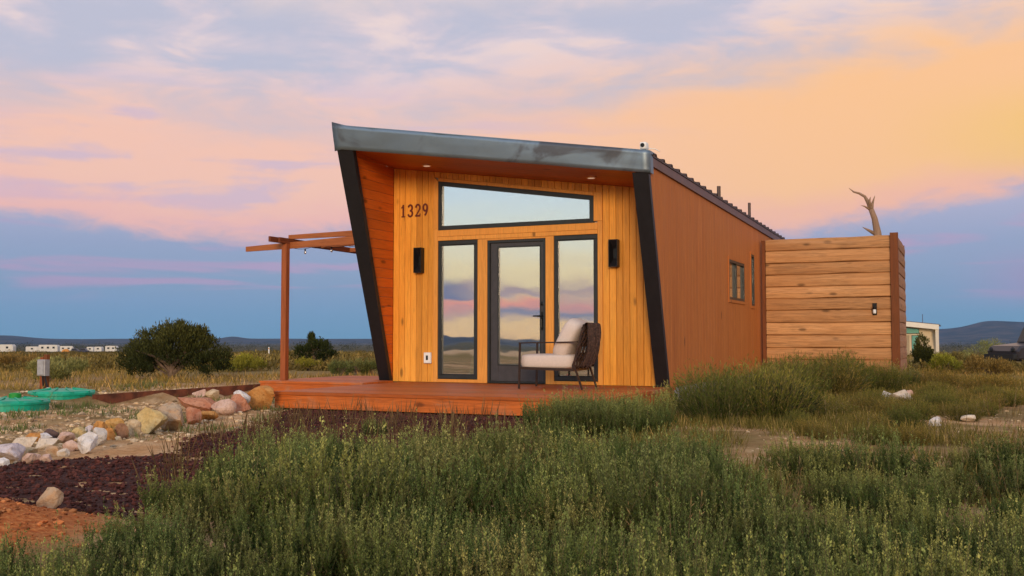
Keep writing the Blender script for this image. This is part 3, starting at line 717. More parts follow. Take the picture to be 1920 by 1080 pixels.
# house number, stroke by stroke
def digit(ch, x, z, h, w):
    b = B(); sw = h * .15; y0, y1 = YF - .008, YF - .0022
    def stroke(pts, ww=sw):
        for i in range(len(pts) - 1):
            p, q = Vector(pts[i]), Vector(pts[i + 1]); d = (q - p).normalized(); e = d * ww * .22; nrm = Vector((-d[1], d[0])) * ww / 2
            poly = [p - e - nrm, q + e - nrm, q + e + nrm, p - e + nrm]
            b.prism([(a[0], a[1]) for a in poly], 'y', y1 + rng.uniform(-.0008, .0008), y0 + rng.uniform(-.001, .001))
    S = lambda u, v: (x + u * w, z + v * h)
    arc = lambda cx, cy, rx, ry, a0, a1, n=9: [S(cx + rx * math.cos(R(a0 + (a1 - a0) * i / n)), cy + ry * math.sin(R(a0 + (a1 - a0) * i / n))) for i in range(n + 1)]
    if ch == '1': stroke([S(.5, .0), S(.5, 1)]); stroke([S(.5, .98), S(.18, .76)], sw * .6); stroke([S(.2, .02), S(.8, .02)], sw * .6)
    if ch == '2': stroke(arc(.5, .72, .38, .26, 170, -35)); stroke([S(.81, .57), S(.12, .04)], sw * .8); stroke([S(.1, .04), S(.9, .04)], sw); stroke([S(.88, .04), S(.92, .2)], sw * .5)
    if ch == '3': stroke(arc(.45, .74, .36, .24, 160, -90)); stroke(arc(.45, .26, .40, .25, 90, -160))
    if ch == '9': stroke(arc(.5, .70, .36, .28, 0, 360, 14)); stroke(arc(.2, .70, .66, .68, 0, -68, 7))
    return b.build('numeral', NUMB, cabin)
for i, ch in enumerate('1329'): digit(ch, -8.035 + .130 * i, 2.775, .185, .095)
for o in [o for o in cabin.children if o.name.startswith('numeral')]: o['label'] = 'rust-red house numeral'

# things fixed to the cabin
def sconce(x, label):
    t = empty('wall_sconce', (x, YF, 1.89), label, 'wall lamp', 'wall sconces beside the door')
    w, z0, z1 = .066, 1.888, 2.276
    B().box(x - w, x + w, YF - .022, YF - .003, z0, z1, .003).build('back_plate', HARD, t)
    f = B(); y0, y1 = YF - .115, YF - .022
    for xx in (x - w, x + w - .012): f.box(xx, xx + .012, y0, y1, z0, z1)
    f.box(x - w + .012, x + w - .012, y0, y1, z1 - .012, z1).box(x - w + .012, x + w - .012, y0, y1, z0, z0 + .012); f.build('housing', HARD, t)
    r_ = B(); zt, zb, zc = z1 - .012, z0 + .012, (z0 + z1) / 2
    for a, c in ((zt, zc + .07), (zb, zc - .07)):
        r_.add([(x - w + .012, y0 + .006, a), (x + w - .012, y0 + .006, a), (x + .025, y1, c), (x - .025, y1, c)], [(0, 1, 2, 3)])
    for s_ in (-1, 1): r_.add([(x + s_ * (w - .012), y0 + .006, zt), (x + s_ * (w - .012), y0 + .006, zb), (x + s_ * .025, y1, zc - .07), (x + s_ * .025, y1, zc + .07)], [(0, 1, 2, 3)])
    r_.build('reflector', BLACK, t)
sconce(-7.675, 'black wall sconce below the house number, left of the windows')
sconce(-4.52, 'black wall sconce on the facade right of the door')
t = empty('outlet_box', (-7.53, YF, .5), 'small white outlet box low on the facade, left of the tall window', 'outlet')
B().box(-7.592, -7.47, YF - .05, YF - .003, .50, .665, .008).build('cover', WHITE, t)
B().box(-7.548, -7.514, YF - .055, YF - .049, .55, .62).build('slot', HARD, t)
LAMP = plain('lit_downlight_lens', (1.0, 0.78, 0.55), 0.5, 0, .02, 10, 0, .4, .2)
for x, lab in ((-7.30, 'round recessed downlight in the soffit near the house number'), (-4.70, 'round recessed downlight in the soffit over the right sconce')):
    zc = zsoff(x) + (front_bot(x)[2] + .012 - zsoff(x)) * .38 - .006
    t = empty('downlight', (x, 13.2, zc), lab, 'downlight', 'soffit downlights')
    B().lathe([(.075, -.006), (.075, .002), (.052, .004), (.052, -.008)], (x, 13.2, zc), 24).build('bezel', CASE, t)
    B().lathe([(.05, -.010), (.05, -.004)], (x, 13.2, zc), 20).build('lens', LAMP, t)
x, y, z = -3.80, 12.80, zroof(-3.80, 12.8) + .015
t = empty('security_camera', (x, y, z), 'small white security camera on the front corner of the roof', 'camera')
B().box(x - .03, x + .03, y - .02, y + .05, z - .03, z + .02, .004).build('bracket', WHITE, t)
hd = B().superbox((x - .01, y - .02, z + .065), (.045, .075, .05), .35, 16, 10).build('body', WHITE, t, True)
l_ = B().lathe([(.028, 0), (.028, .012)], (0, 0, 0), 14).build('lens', HARD, hd); l_.rotation_euler.x = R(90); l_.location = (x - .012, y - .09, z + .068)
B().tube([(x + .04, y + .02, z + .04), (x + .12, y + .05, z + .03), (x + .17, y + .09, z + .0)], .006, 6).build('cable', WHITE, t)

# side table seen through the left window
t = empty('side_table', (-7.02, 14.35, ZD), 'pale green flared side table behind the left window', 'side table')
TG = plain('pale_green_lacquer', (0.45, 0.52, 0.16), .4)
B().lathe([(.15, 0), (.15, .02), (.085, .36), (.08, .40), (.14, .47)], (-7.02, 14.35, ZD), 28).build('base', TG, t, True)
B().lathe([(.02, .47), (.25, .475), (.25, .50), (.02, .502)], (-7.02, 14.35, ZD), 32).build('top', WHITE, t)

# ------------------------------------------------------------------ deck, raised side platform
DX0, DX1, DY0 = -7.98, -3.66, 10.50
deck = empty('deck', ((DX0 + DX1) / 2, 12, 0), 'low reddish wooden deck in front of the cabin', 'deck')
y = DY0 - .015; w = .138
while y < YF - .03:
    y1 = min(y + w, YF - .016)
    if y1 - y > .03: B().prism([(y, ZD - .038), (y1, ZD - .038), (y1, ZD), (y, ZD)], 'x', DX0 - .012 + rng.uniform(-.004, .004), DX1 + .012 + rng.uniform(-.004, .004)).build('plank', DECKW, deck)
    y += w + .006
B().box(DX0, DX1, DY0, DY0 + .038, .005, ZD - .042, .003).build('rim_board', DECKW, deck)
B().box(DX1 - .038, DX1, DY0 + .04, YF - .08, .03, ZD - .042).build('rim_board', DECKY, deck)
B().box(DX0, DX0 + .038, DY0 + .04, YF - .08, .005, ZD - .042).build('rim_board', DECKY, deck)
for x in (-7.2, -6.4, -5.6, -4.8, -4.2): B().box(x, x + .04, DY0 + .04, YF - .1, .06, ZD - .042).build('joist', DECKY, deck)
plat = empty('side_platform', (-8.8, 13, 0), 'raised wooden step platform under the pergola, left of the deck', 'platform')
PX0, PX1, PY0, PY1, PZ = -9.83, -8.36, 12.58, 14.95, .236
y = PY0 - .015
while y < PY1:
    x1 = -7.995 if y + .14 < 13.45 else PX1
    B().prism([(y, PZ - .030), (y + .138, PZ - .030), (y + .138, PZ), (y, PZ)], 'x', PX0 - .012 + rng.uniform(-.004, .004), x1).build('plank', DECKW, plat); y += .144
B().box(PX0, -7.995, PY0, PY0 + .036, .0, PZ - .034).build('rim_board', DECKW, plat)
B().box(PX0, PX0 + .036, PY0 + .038, PY1, .0, PZ - .034).build('rim_board', DECKY, plat)
B().box(PX0 + .04, PX1, PY1 - .036, PY1, .0, PZ - .034).build('rim_board', DECKW, plat)

# ------------------------------------------------------------------ pergola
PXP, PYP = -9.70, 13.0
perg = empty('pergola', (PXP, PYP, PZ), 'slender wooden pergola on a single front post left of the cabin', 'pergola')
def post(x, y, z0, z1): B().box(x - .047, x + .047, y - .047, y + .047, z0, z1, .004).build('post', PERGV, perg)
post(PXP, PYP, PZ, 2.363); post(PXP, 16.2, .05, 2.363)
BEAMT = wood('pergola_beam_timber', (0.20, 0.055, 0.02), 1, .6, .65, .2, .05)
for dx, y0 in ((-.022, 12.62), (.024, 12.80)): B().box(PXP + dx - .019, PXP + dx + .019, y0, 16.5, 2.365, 2.447).build('beam', BEAMT, perg)
def rafter(y, xa, za, xb, zb, h, h2=None):
    h2 = h2 or h; B().hexa([(xa, y - .019, za), (xb, y - .019, zb), (xb, y + .019, zb), (xa, y + .019, za)], [(xa, y - .019, za + h), (xb, y - .019, zb + h2), (xb, y + .019, zb + h2), (xa, y + .019, za + h)]).build('rafter', PERG, perg)
rafter(13.07, -10.52, 2.272, -8.342, 2.318, .078, .128)
rafter(13.16, -9.755, 2.449, -8.342, 2.450, .066, .09)
for y in (13.9, 14.75, 15.6): rafter(y, -9.65, 2.37, -8.342, 2.40, .066)
B().box(-8.365, -8.342, 13.2, 16.3, 2.30, 2.395).build('ledger', PERG, perg)
t = empty('string_lights', (-9.2, 13.4, 2.3), 'unlit string lights hanging along the pergola beams', 'string lights')
pts = []
for i in range(25):
    f = i / 24; pts.append((-9.64 + 1.15 * f, 13.12 + .25 * f, 2.30 + .03 * f - .02 * abs(math.sin(f * math.pi * 4))))
B().tube(pts, .004, 5).build('cable', HARD, t)
for i in (4, 13, 22):
    p = pts[i]; s_ = B().tube([(p[0], p[1], p[2]), (p[0], p[1], p[2] - .035)], .012, 8).build('socket', HARD, t)
    B().superbox((p[0], p[1], p[2] - .058), (.02, .02, .027), 1.0, 10, 8).build('bulb', GLASS, t, True)

# ------------------------------------------------------------------ plank fence, its lamp, dead tree
FY, FX0, FX1, FZ = 20.57, -3.70, -1.15, 2.87
fence = empty('privacy_fence', ((FX0 + FX1) / 2, FY, 0), 'tall fence of rough horizontal planks beside the cabin', 'fence')
def rough_plank(u0, u1, z0, z1, axis, at, out, seed, mat):
    """a sawn plank with uneven edges and a slight belly; runs along axis at the given plane, out = facing sign"""
    n = 14; V = []; F = []; r_ = random.Random(seed)
    for i in range(n + 1):
        u = u0 + (u1 - u0) * i / n
        e0 = .012 * mnoise.noise(Vector((u * 1.7, seed, 0))); e1 = .012 * mnoise.noise(Vector((u * 1.7, seed, 5)))
        za, zb = z0 + e0 + .002, z1 + e1 - .002; zm = (za + zb) / 2
        prof = [(za, .012), (za + .014, .034), (zm, .040), (zb - .022, .026), (zb, .006), (zm, -.015)]
        for z, o in prof:
            q = at + out * o; V.append((u, q, z) if axis == 'x' else (q, u, z))
    for i in range(n):
        for k in range(6): a = i * 6 + k; c = i * 6 + (k + 1) % 6; F.append((a, c, c + 6, a + 6))
    F.append(tuple(range(6))); F.append(tuple(n * 6 + k for k in range(6))[::-1])
    return obj('plank', V, F, mat, fence, True)
def flat_shade(o): o.data.polygons.foreach_set('use_smooth', np.zeros(len(o.data.polygons), dtype=bool))
zz = [FZ - .012]
while zz[-1] > .05: zz.append(zz[-1] - rng.uniform(.222, .25))
for i in range(len(zz) - 1):
    flat_shade(rough_plank(FX0 + .075, FX1 - .13, max(zz[i + 1], .02), zz[i], 'x', FY, -1, i * 3.1, FENCE))
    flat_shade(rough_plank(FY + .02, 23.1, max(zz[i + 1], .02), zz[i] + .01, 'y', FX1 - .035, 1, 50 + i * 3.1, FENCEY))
B().box(FX0 + .05, FX1 - .1, FY + .022, FY + .04, .02, FZ - .05).build('backing', FPOST, fence)
B().box(FX1 - .075, FX1 - .058, FY + .05, 23.1, .02, FZ - .05).build('backing', FPOST, fence)
B().box(FX0, FX0 + .07, FY - .06, FY + .05, .0, FZ - .03, .004).build('post', FPOST, fence)
B().box(FX1 - .135, FX1 + .012, FY - .075, FY + .015, .0, FZ + .03, .006).build('post', FPOST, fence)
B().box(FX1 - .12, FX1 - .01, 23.1, 23.2, .0, FZ + .0, .006).build('post', FPOST, fence)
t = empty('fence_lamp', (-1.58, FY - .03, 1.4), 'small metal lamp fixed to the plank fence near its corner post', 'wall lamp')
B().box(-1.62, -1.54, FY - .055, FY - .036, 1.33, 1.56, .004).build('back_plate', HARD, t)
B().lathe([(.026, 0), (.03, .01), (.03, .07), (.02, .08)], (-1.58, FY - .10, 1.36), 14).build('lens', WHITE, t, True)
B().lathe([(.034, .08), (.034, .13), (.015, .15)], (-1.58, FY - .10, 1.36), 14).build('hood', HARD, t)

dead = empty('dead_tree', (-1.9, 24.6, 0), 'bare weathered dead tree trunk rising behind the plank fence', 'tree')
P0 = [(-1.75, 24.6, -.05), (-1.78, 24.62, 1.4), (-1.80, 24.6, 2.6), (-1.80, 24.6, 3.3), (-1.86, 24.58, 3.65), (-1.95, 24.57, 3.92)]
B().tube(P0, [.18, .14, .11, .085, .066, .056], 12).build('trunk', DEADW, dead, True)
B().tube([(-1.93, 24.57, 3.86), (-1.99, 24.56, 4.02), (-2.06, 24.55, 4.16), (-2.18, 24.54, 4.24), (-2.30, 24.53, 4.28), (-2.40, 24.52, 4.37)], [.058, .046, .034, .027, .02, .005], 10).build('branch', DEADW, dead, True)
B().tube([(-1.92, 24.57, 3.84), (-1.90, 24.56, 3.98), (-1.87, 24.55, 4.08), (-1.84, 24.56, 4.17)], [.042, .03, .018, .004], 8).build('branch', DEADW, dead, True)
B().tube([(-1.94, 24.57, 3.90), (-1.96, 24.50, 4.04), (-1.93, 24.46, 4.13)], [.045, .03, .005], 7).build('branch', DEADW, dead, True)
B().tube([(-1.96, 24.55, 3.86), (-2.07, 24.5, 3.93), (-2.14, 24.48, 3.95)], [.03, .016, .004], 7).build('branch', DEADW, dead, True)
B().tube([(-1.84, 24.6, 3.28), (-2.0, 24.55, 3.38), (-2.12, 24.52, 3.45)], [.05, .03, .006], 7).build('branch', DEADW, dead, True)

# ------------------------------------------------------------------ chair
chair = empty('lounge_chair', (-5.06, 12.76, ZD), 'bronze metal lounge chair with pale cushions and a woven rope back', 'chair')
chair['_local'] = 1; chair.rotation_euler.z = R(4)
W = .36; fr = .0125
for sy in (-1, 1):
    yy = sy * W
    B().bar((-.40, yy, 0), (-.385, yy, .60), .024, .024, (1, 0, 0)).build('leg', CHAIRM, chair)
    B().bar((.47, yy * .97, 0), (.36, yy, .33), .024, .024, (1, 0, 0)).build('leg', CHAIRM, chair)
    B().bar((-.397, yy, .607), (.415, yy, .622), .036, .016).build('armrest', CHAIRM, chair)
    B().bar((.335, yy, .24), (.50, yy, .84), .024, .024, (1, 0, 0)).build('back_post', CHAIRM, chair)
f = B()
for sy in (-1, 1): f.bar((-.39, sy * W, .275), (.36, sy * W, .255), .022, .036)
f.bar((-.39, -W, .275), (-.39, W, .275), .022, .036).bar((.35, -W, .257), (.35, W, .257), .022, .036)
for x in (-.2, 0, .2): f.bar((x, -W, .262), (x, W, .262), .04, .012)
f.build('seat_frame', CHAIRM, chair)
B().bar((.50, -W - .012, .84), (.50, W + .012, .84), .024, .024).build('back_rail', CHAIRM, chair)
def backpt(v, z): t_ = (z - .24) / .6; return (.335 + .165 * t_, v, z)
for i in range(5):
    v0 = -W + .06 + i * (2 * W - .12) / 4
    for s_ in (-1, 1):
        pts = []
        for k in range(13):
            q = k / 12; z = .27 + .56 * q; v = v0 + s_ * .075 * math.sin(q * math.pi * 3); p = backpt(v, z)
            pts.append((p[0] + .012 * s_ * math.cos(q * math.pi * 3), p[1], p[2]))
        B().tube(pts, .016, 6).build('rope', ROPE, chair, True)
B().superbox((-.03, 0, .362), (.385, .345, .10), .34, 28, 16).build('seat_cushion', CUSH, chair, True)
B().superbox((.225, 0, .655), (.125, .335, .29), .5, 28, 16, Matrix.Rotation(R(27), 3, 'Y')).build('back_cushion', CUSH, chair, True)

# throw hung over the back of the chair
def throw_blanket():
    NU, NV = 30, 26; V = []; F = []; path = []
    for k in range(NV + 1):                  # over the rail and down the outside, in the chair's own frame
        q = k / NV
        if q < .18: path.append((.455 + .045 * q / .18, .80 + .062 * q / .18))
        elif q < .28: a = math.pi * (1 - (q - .18) / .10); path.append((.515 + .018 * math.cos(a), .858 + .018 * math.sin(a)))
        else: r_ = (q - .28) / .72; path.append((.535 - .10 * r_ + .05 * math.sin(r_ * 3), .855 - .56 * r_))
    for k, (px_, pz_) in enumerate(path):
        for i_ in range(NU + 1):
            u_ = i_ / NU; y_ = -.385 + .60 * u_; q = k / NV
            fold = .020 * math.sin(u_ * 34 + 2.2 * q) * min(1, q * 2.2) + .012 * math.sin(u_ * 71 + 5 * q); hem = (.05 * math.sin(u_ * 23) + .03 * math.sin(u_ * 57)) * max(0, q - .8) * 5 * .3
            V.append((px_ + max(fold, -.012) + .014, y_ + .012 * math.sin(q * 9 + u_ * 12), pz_ + hem))
    n0 = len(V); V += [(x - .007, y, z - .003) for x, y, z in V]
    for k in range(NV):
        for i_ in range(NU): a = k * (NU + 1) + i_; F += [(a, a + 1, a + NU + 2, a + NU + 1), (n0 + a, n0 + a + NU + 1, n0 + a + NU + 2, n0 + a + 1)]
    o = obj('throw_blanket', V, F, plain('brown_woven_throw', (0.085, 0.045, 0.03), .95, 0, .55, 34, .6), None, True)
    o.location = chair.location; o.rotation_euler = chair.rotation_euler
    tag(o, 'dark brown throw hanging over the back of the lounge chair', 'throw')
throw_blanket()

# ------------------------------------------------------------------ rusty edging, tank lids, meter post
edg = B(); (ax, ay), (bx, by) = EDG; n = 8
prev = None
for i in range(n):
    def ep(f): return (ax + (bx - ax) * f, ay + (by - ay) * f + .03 * math.sin(f * 5))
    p, q = ep(i / n), ep((i + 1) / n); hp, hq = .185 - .055 * i / n, .185 - .055 * (i + 1) / n; k = .012
    edg.hexa([(p[0], p[1], -.1), (q[0], q[1], -.1), (q[0] + k, q[1], -.1), (p[0] + k, p[1], -.1)], [(p[0], p[1], hp), (q[0], q[1], hq), (q[0] + k, q[1], hq), (p[0] + k, p[1], hp)])
tag(edg.build('garden_edging', RUST), 'rusted steel edging strip running left from the side platform', 'edging')
def lid(c, rad, h, label, ribs, cap):
    t = empty('tank_lid', c, label, 'tank lid', 'green tank lids')
    B().lathe([(rad * .97, -.12), (rad * .97, h * .25), (rad, h * .3), (rad, h * .55), (rad * .93, h * .8), (rad * .35, h), (.001, h * 1.02)], c, 36).build('dome', GREEN, t, False)
    for k in range(ribs):
        a = 2 * math.pi * k / ribs + .2
        p = [(c[0] + rad * .99 * math.cos(a + d), c[1] + rad * .99 * math.sin(a + d)) for d in (-.05, .05)]; q = [(c[0] + rad * .4 * math.cos(a + d), c[1] + rad * .4 * math.sin(a + d)) for d in (-.05, .05)]
        z0, z1 = c[2] + h * .5, c[2] + h
        B().hexa([(*p[0], z0), (*p[1], z0), (*q[1], z1 - .004), (*q[0], z1 - .004)], [(*p[0], z0 + .03), (*p[1], z0 + .03), (*q[1], z1 + .014), (*q[0], z1 + .014)]).build('rib', GREEN, t)
    if cap: B().lathe([(.07, 0), (.07, .045), (.055, .06), (.001, .062)], (c[0] + .05, c[1] + .02, c[2] + h), 20).build('cap', plain('bright_green_cap', (0.01, 0.24, 0.03), .4), t)
lid((-10.55, 8.75, .06), .44, .10, 'green round tank lid with a cap, at the left edge of the yard', 10, True)
lid((-11.15, 10.05, .09), .42, .11, 'green domed tank lid beside the meter post, further back', 10, False)
mp = empty('meter_post', (-12.0, 10.5, .12), 'short brown post with a grey electrical meter box', 'meter post')
x, y, z = -12.0, 10.5, .05
B().box(x - .055, x + .0, y - .03, y + .03, z, z + .56, .004).build('post', PERGV, mp)
B().box(x + .012, x + .075, y - .03, y + .03, z, z + .60, .004).build('post', FPOST, mp)
gb = B().box(x + .0, x + .15, y - .13, y - .034, z + .30, z + .53, .008).build('meter_box', plain('grey_metal_box', (.36, .35, .36), .5, .3), mp)
B().box(x + .02, x + .13, y - .14, y - .129, z + .32, z + .51).build('cover', plain('grey_box_cover', (.44, .43, .44), .5, .3), gb)
B().tube([(x + .06, y - .08, z + .30), (x + .08, y - .08, z + .15), (x + .14, y - .10, z + .0)], .012, 8).build('conduit', HARD, mp)
B().tube([(x + .10, y - .08, z + .30), (x + .16, y - .08, z + .14), (x + .24, y - .06, z + .0)], .012, 8).build('conduit', HARD, mp)

# ------------------------------------------------------------------ rocks
def ico(sub):
    import bmesh
    bm = bmesh.new(); bmesh.ops.create_icosphere(bm, subdivisions=sub, radius=1.0)
    V = np.array([v.co[:] for v in bm.verts]); F = np.array([[v.index for v in f.verts] for f in bm.faces]); bm.free(); return V, F
ICO3, ICO1 = ico(3), ico(1)
def rock_shape(seed, base=ICO3, cuts=11, rough=.04):
    r_ = np.random.RandomState(seed); V = base[0].copy()
    for k in range(cuts):
        nrm = r_.normal(size=3); nrm /= np.linalg.norm(nrm); d = r_.uniform(.44, .74)
        q = V @ nrm; m_ = q > d; V[m_] -= np.outer(q[m_] - d, nrm)
    off = r_.uniform(0, 50, 3)
    for i in range(len(V)):
        V[i] *= 1 + rough * mnoise.noise(Vector(V[i] * 2.2 + off)) + rough * .5 * mnoise.noise(Vector(V[i] * 6 + off))
    V -= (V.max(0) + V.min(0)) / 2; V /= (V.max(0) - V.min(0)) / 2
    return V
RC = {'orange': ((.50, .21, .055), (.58, .30, .10)), 'yorange': ((.56, .29, .08), (.62, .38, .15)), 'red': ((.42, .15, .075), (.52, .25, .15)), 'pink': ((.52, .32, .24), (.62, .43, .34)),
      'white': ((.62, .57, .53), (.74, .70, .68)), 'yellow': ((.58, .42, .18), (.64, .50, .26)), 'tan': ((.50, .36, .20), (.60, .46, .30)), 'greytan': ((.44, .34, .24), (.50, .30, .16)),
      'brown': ((.26, .13, .07), (.36, .2, .12)), 'lgrey': ((.48, .43, .38), (.58, .53, .48)), 'cream': ((.60, .49, .37), (.68, .58, .47)), 'mauve': ((.50, .42, .43), (.62, .54, .54)), 'dark': ((.09, .055, .05), (.14, .09, .08))}
RM = {k: stone('rock_' + k, a, b_) for k, (a, b_) in RC.items()}
ROCKS = [
(-7.98,10.26,0.0,0.362,0.233,'orange','large orange sandstone boulder against the corner of the wooden deck'),
(-8.02,9.92,0.10,0.17,0.13,'white','white-topped stone leaning on the row beside the big orange boulder'),
(-7.82,9.61,0.0,0.251,0.169,'red','rounded reddish boulder beside the large orange boulder by the deck'),
(-7.76,9.27,0.0,0.260,0.152,'pink','pale pink flat-sided rock in the upper part of the rock row'),
(-8.35,9.50,0.0,0.407,0.134,'red','long flat brick-red slab in the upper part of the rock row'),
(-7.56,8.76,0.0,0.226,0.081,'orange','low orange-tan stone in front of the long red slab'),
(-7.30,8.25,0.0,0.164,0.143,'red','reddish block wedged between red slab and grey-tan boulder'),
(-6.89,7.52,0.0,0.273,0.216,'greytan','broad grey and tan boulder right of the big yellow boulder'),
(-6.85,7.19,0.0,0.286,0.198,'yellow','largest pale yellow boulder in the middle of the rock row'),
(-6.56,6.69,0.0,0.114,0.128,'tan','round tan stone at the left foot of the big yellow boulder'),
(-7.09,6.99,0.0,0.160,0.126,'yorange','yellow-orange stone on top of the orange rock cluster'),
(-6.93,6.67,0.0,0.125,0.121,'orange','deep orange stone at the left of the orange cluster'),
(-6.51,6.36,0.0,0.102,0.090,'orange','small orange stone at the bottom of the orange cluster'),
(-6.48,6.47,0.0,0.098,0.108,'brown','brown stone at the right of the orange rock cluster'),
(-6.33,6.08,0.0,0.111,0.119,'lgrey','light grey upright stone below the orange cluster'),
(-5.98,5.63,0.0,0.122,0.132,'white','bright white chunky rock at the front edge of the gravel'),
(-6.23,5.72,0.0,0.142,0.075,'pink','pinkish white flat stone left of the bright white rock'),
(-6.53,5.75,0.0,0.172,0.073,'cream','long cream slab in the left rock pile'),
(-6.09,5.43,0.0,0.101,0.072,'greytan','grey-tan rounded stone under the long cream slab'),
(-5.99,5.43,0.0,0.077,0.054,'cream','small cream stone beside the grey-tan rounded one'),
(-6.24,5.17,0.0,0.220,0.106,'mauve','large mauve-white rock at the left edge of the picture'),
(-6.69,5.68,0.0,0.172,0.080,'cream','cream stone behind the large mauve-white rock'),
(-5.92,5.09,0.0,0.107,0.069,'pink','pinkish tan stone on the gravel below the mauve-white rock'),
(-5.85,5.15,0.0,0.081,0.055,'pink','small pink stone half sunk in the dark gravel'),
(-7.13,6.33,0.0,0.113,0.084,'dark','dark brown stone, the only dark one in the pile'),
(-7.12,6.14,0.0,0.150,0.066,'orange','flat orange stone at the back of the left pile'),
(-7.02,6.18,0.0,0.084,0.066,'white','small white block next to the dark brown stone'),
(-6.81,6.32,0.0,0.107,0.092,'yellow','yellow stone in the gap between pile and orange cluster'),
(-7.12,6.70,0.0,0.131,0.083,'mauve','pale mauve slab behind the white chunky rock'),
(-6.78,6.15,0.0,0.131,0.073,'pink','pinkish slab right of the dark brown stone'),
(-6.02,4.94,0.0,0.080,0.054,'white','white stone at the edge below the mauve-white rock'),
(-6.32,5.43,0.0,0.087,0.055,'tan','tan stone in the middle of the left pile'),
(-10.04,11.48,0.0,0.168,0.128,'pink','left one of two pink stones against the rusty edging'),
(-9.89,11.55,0.0,0.191,0.128,'tan','right one of two stones against the rusty edging'),
(-4.00,3.55,0.0,0.109,0.087,'greytan','grey-tan stone sitting on the orange dirt mound'),
(-0.98,14.73,0.0,0.166,0.134,'white','small white stone left of the pale rock by the weeds'),
(-0.81,14.57,0.0,0.270,0.159,'cream','pale rock, biggest of the group right of the fence'),
(-0.76,15.61,0.0,0.107,0.121,'pink','pinkish stone right of the pale rock by the weeds'),
(-0.29,10.69,0.0,0.103,0.086,'white','white stone at the edge of the bare dirt patch'),
(-0.00,11.81,0.0,0.135,0.063,'cream','cream stone on the dirt near the right edge'),
(-0.92,10.80,0.0,0.075,0.060,'cream','small cream stone in the thin grass left of the dirt patch'),
(-1.56,12.02,0.0,0.151,0.051,'tan','flat tan stone in the grass before the log fence'),
(-11.44,9.91,0.1,0.129,0.080,'white','white stone at the foot of the grey meter box post'),
(-11.74,10.36,0.1,0.097,0.083,'cream','cream stone right of the meter box post'),
]
for i, (x, y, z, w_, h_, c, lab) in enumerate(ROCKS):
    w_ *= 1.14; h_ *= 1.32
    V = rock_shape(100 + i); a = rng.uniform(-.5, .5) + YAW
    dp = w_ * rng.uniform(.62, .85); V = V * np.array([w_ / 2, dp / 2, h_ / 2])
    tl = rng.uniform(-.12, .12); V = V @ np.array([[math.cos(tl), 0, math.sin(tl)], [0, 1, 0], [-math.sin(tl), 0, math.cos(tl)]])
    V = V @ np.array([[math.cos(a), math.sin(a), 0], [-math.sin(a), math.cos(a), 0], [0, 0, 1]])
    g = max(z, height(x, y)) if z < .04 else z
    o = obj('rock', V, ICO3[1], RM[c]); o.location = (x, y, g + h_ / 2 - .015)
    tag(o, lab, 'rock', 'rocks lining the gravel and the yard')

# gravel: a dark red bed of lava stones, tan rubble behind the rocks
def scatter_stones(name, pts, sizes, mat, label, seed=3, flat=.6):
    r_ = np.random.RandomState(seed); T = [rock_shape(900 + k, ICO1, 6, .08) for k in range(8)]; nV = len(ICO1[0])
    Vs = []; Fs = []
    for i, (p, s_) in enumerate(zip(pts, sizes)):
        a = r_.uniform(0, 6.28); c_, d_ = math.cos(a), math.sin(a)
        V = T[i % 8] * (s_ * r_.uniform(.7, 1.2, 3) * np.array([1, 1, flat])); V = V @ np.array([[c_, d_, 0], [-d_, c_, 0], [0, 0, 1]])
        Vs.append(V + np.array(p)); Fs.append(ICO1[1] + i * nV)
    o = obj(name, np.concatenate(Vs), np.concatenate(Fs), mat); return tag(o, label, 'gravel', kind='stuff')
def inpoly(x, y, poly):
    r_ = False
    for i in range(len(poly)):
        (x0, y0), (x1, y1) = poly[i - 1], poly[i]
        if (y0 > y) != (y1 > y) and x < (x1 - x0) * (y - y0) / (y1 - y0) + x0: r_ = not r_
    return r_
BED = [(-7.75, 10.45), (-6.9, 9.1), (-6.1, 6.95), (-5.35, 5.9), (-6.0, 5.1), (-6.6, 4.6), (-5.2, 3.8), (-4.35, 3.45), (-3.2, 3.9), (-2.7, 5.4), (-2.7, 7.0), (-2.6, 9.0), (-3.0, 10.6), (-4.6, 10.7), (-7.0, 10.6)]
LAVA = stone('lava_stone', (.062, .019, .016), (.115, .038, .028), 9, True); RUBB = stone('tan_rubble', (.46, .31, .16), (.58, .45, .30), 7, True)
ORUB = stone('orange_rubble', (.36, .10, .028), (.46, .19, .07), 7, True)
pts = []; sz = []
xs_ = [p[0] for p in BED]; ys_ = [p[1] for p in BED]
while len(pts) < 24000:
    x, y = rng.uniform(min(xs_), max(xs_)), rng.uniform(min(ys_), max(ys_))
    if inpoly(x + rng.gauss(0, .06), y + rng.gauss(0, .06), BED): pts.append((x, y, height(x, y) + rng.uniform(-.004, .014))); sz.append(rng.choice((.006, .008, .010, .015)) * rng.uniform(.8, 1.25))
scatter_stones('lava_gravel', pts, sz, LAVA, 'dark red lava gravel bed in front of the deck', 3, .85)
def bed_mesh():
    step = .12; idx = {}; V = []; F = []
    nx = int((max(xs_) - min(xs_)) / step) + 1; ny = int((max(ys_) - min(ys_)) / step) + 1
    def vid(i, j):
        if (i, j) not in idx: x, y = min(xs_) + i * step, min(ys_) + j * step; idx[(i, j)] = len(V); V.append((x, y, height(x, y) + .003))
        return idx[(i, j)]
    for i in range(nx):
        for j in range(ny):
            if inpoly(min(xs_) + (i + .5) * step, min(ys_) + (j + .5) * step, BED): F.append((vid(i, j), vid(i + 1, j), vid(i + 1, j + 1), vid(i, j + 1)))
    tag(obj('gravel_bed', V, F, stone('lava_fines', (.04, .013, .011), (.07, .024, .018), 14), None, True), 'dark red gravel bed', kind='structure')
bed_mesh()
pts = []; sz = []
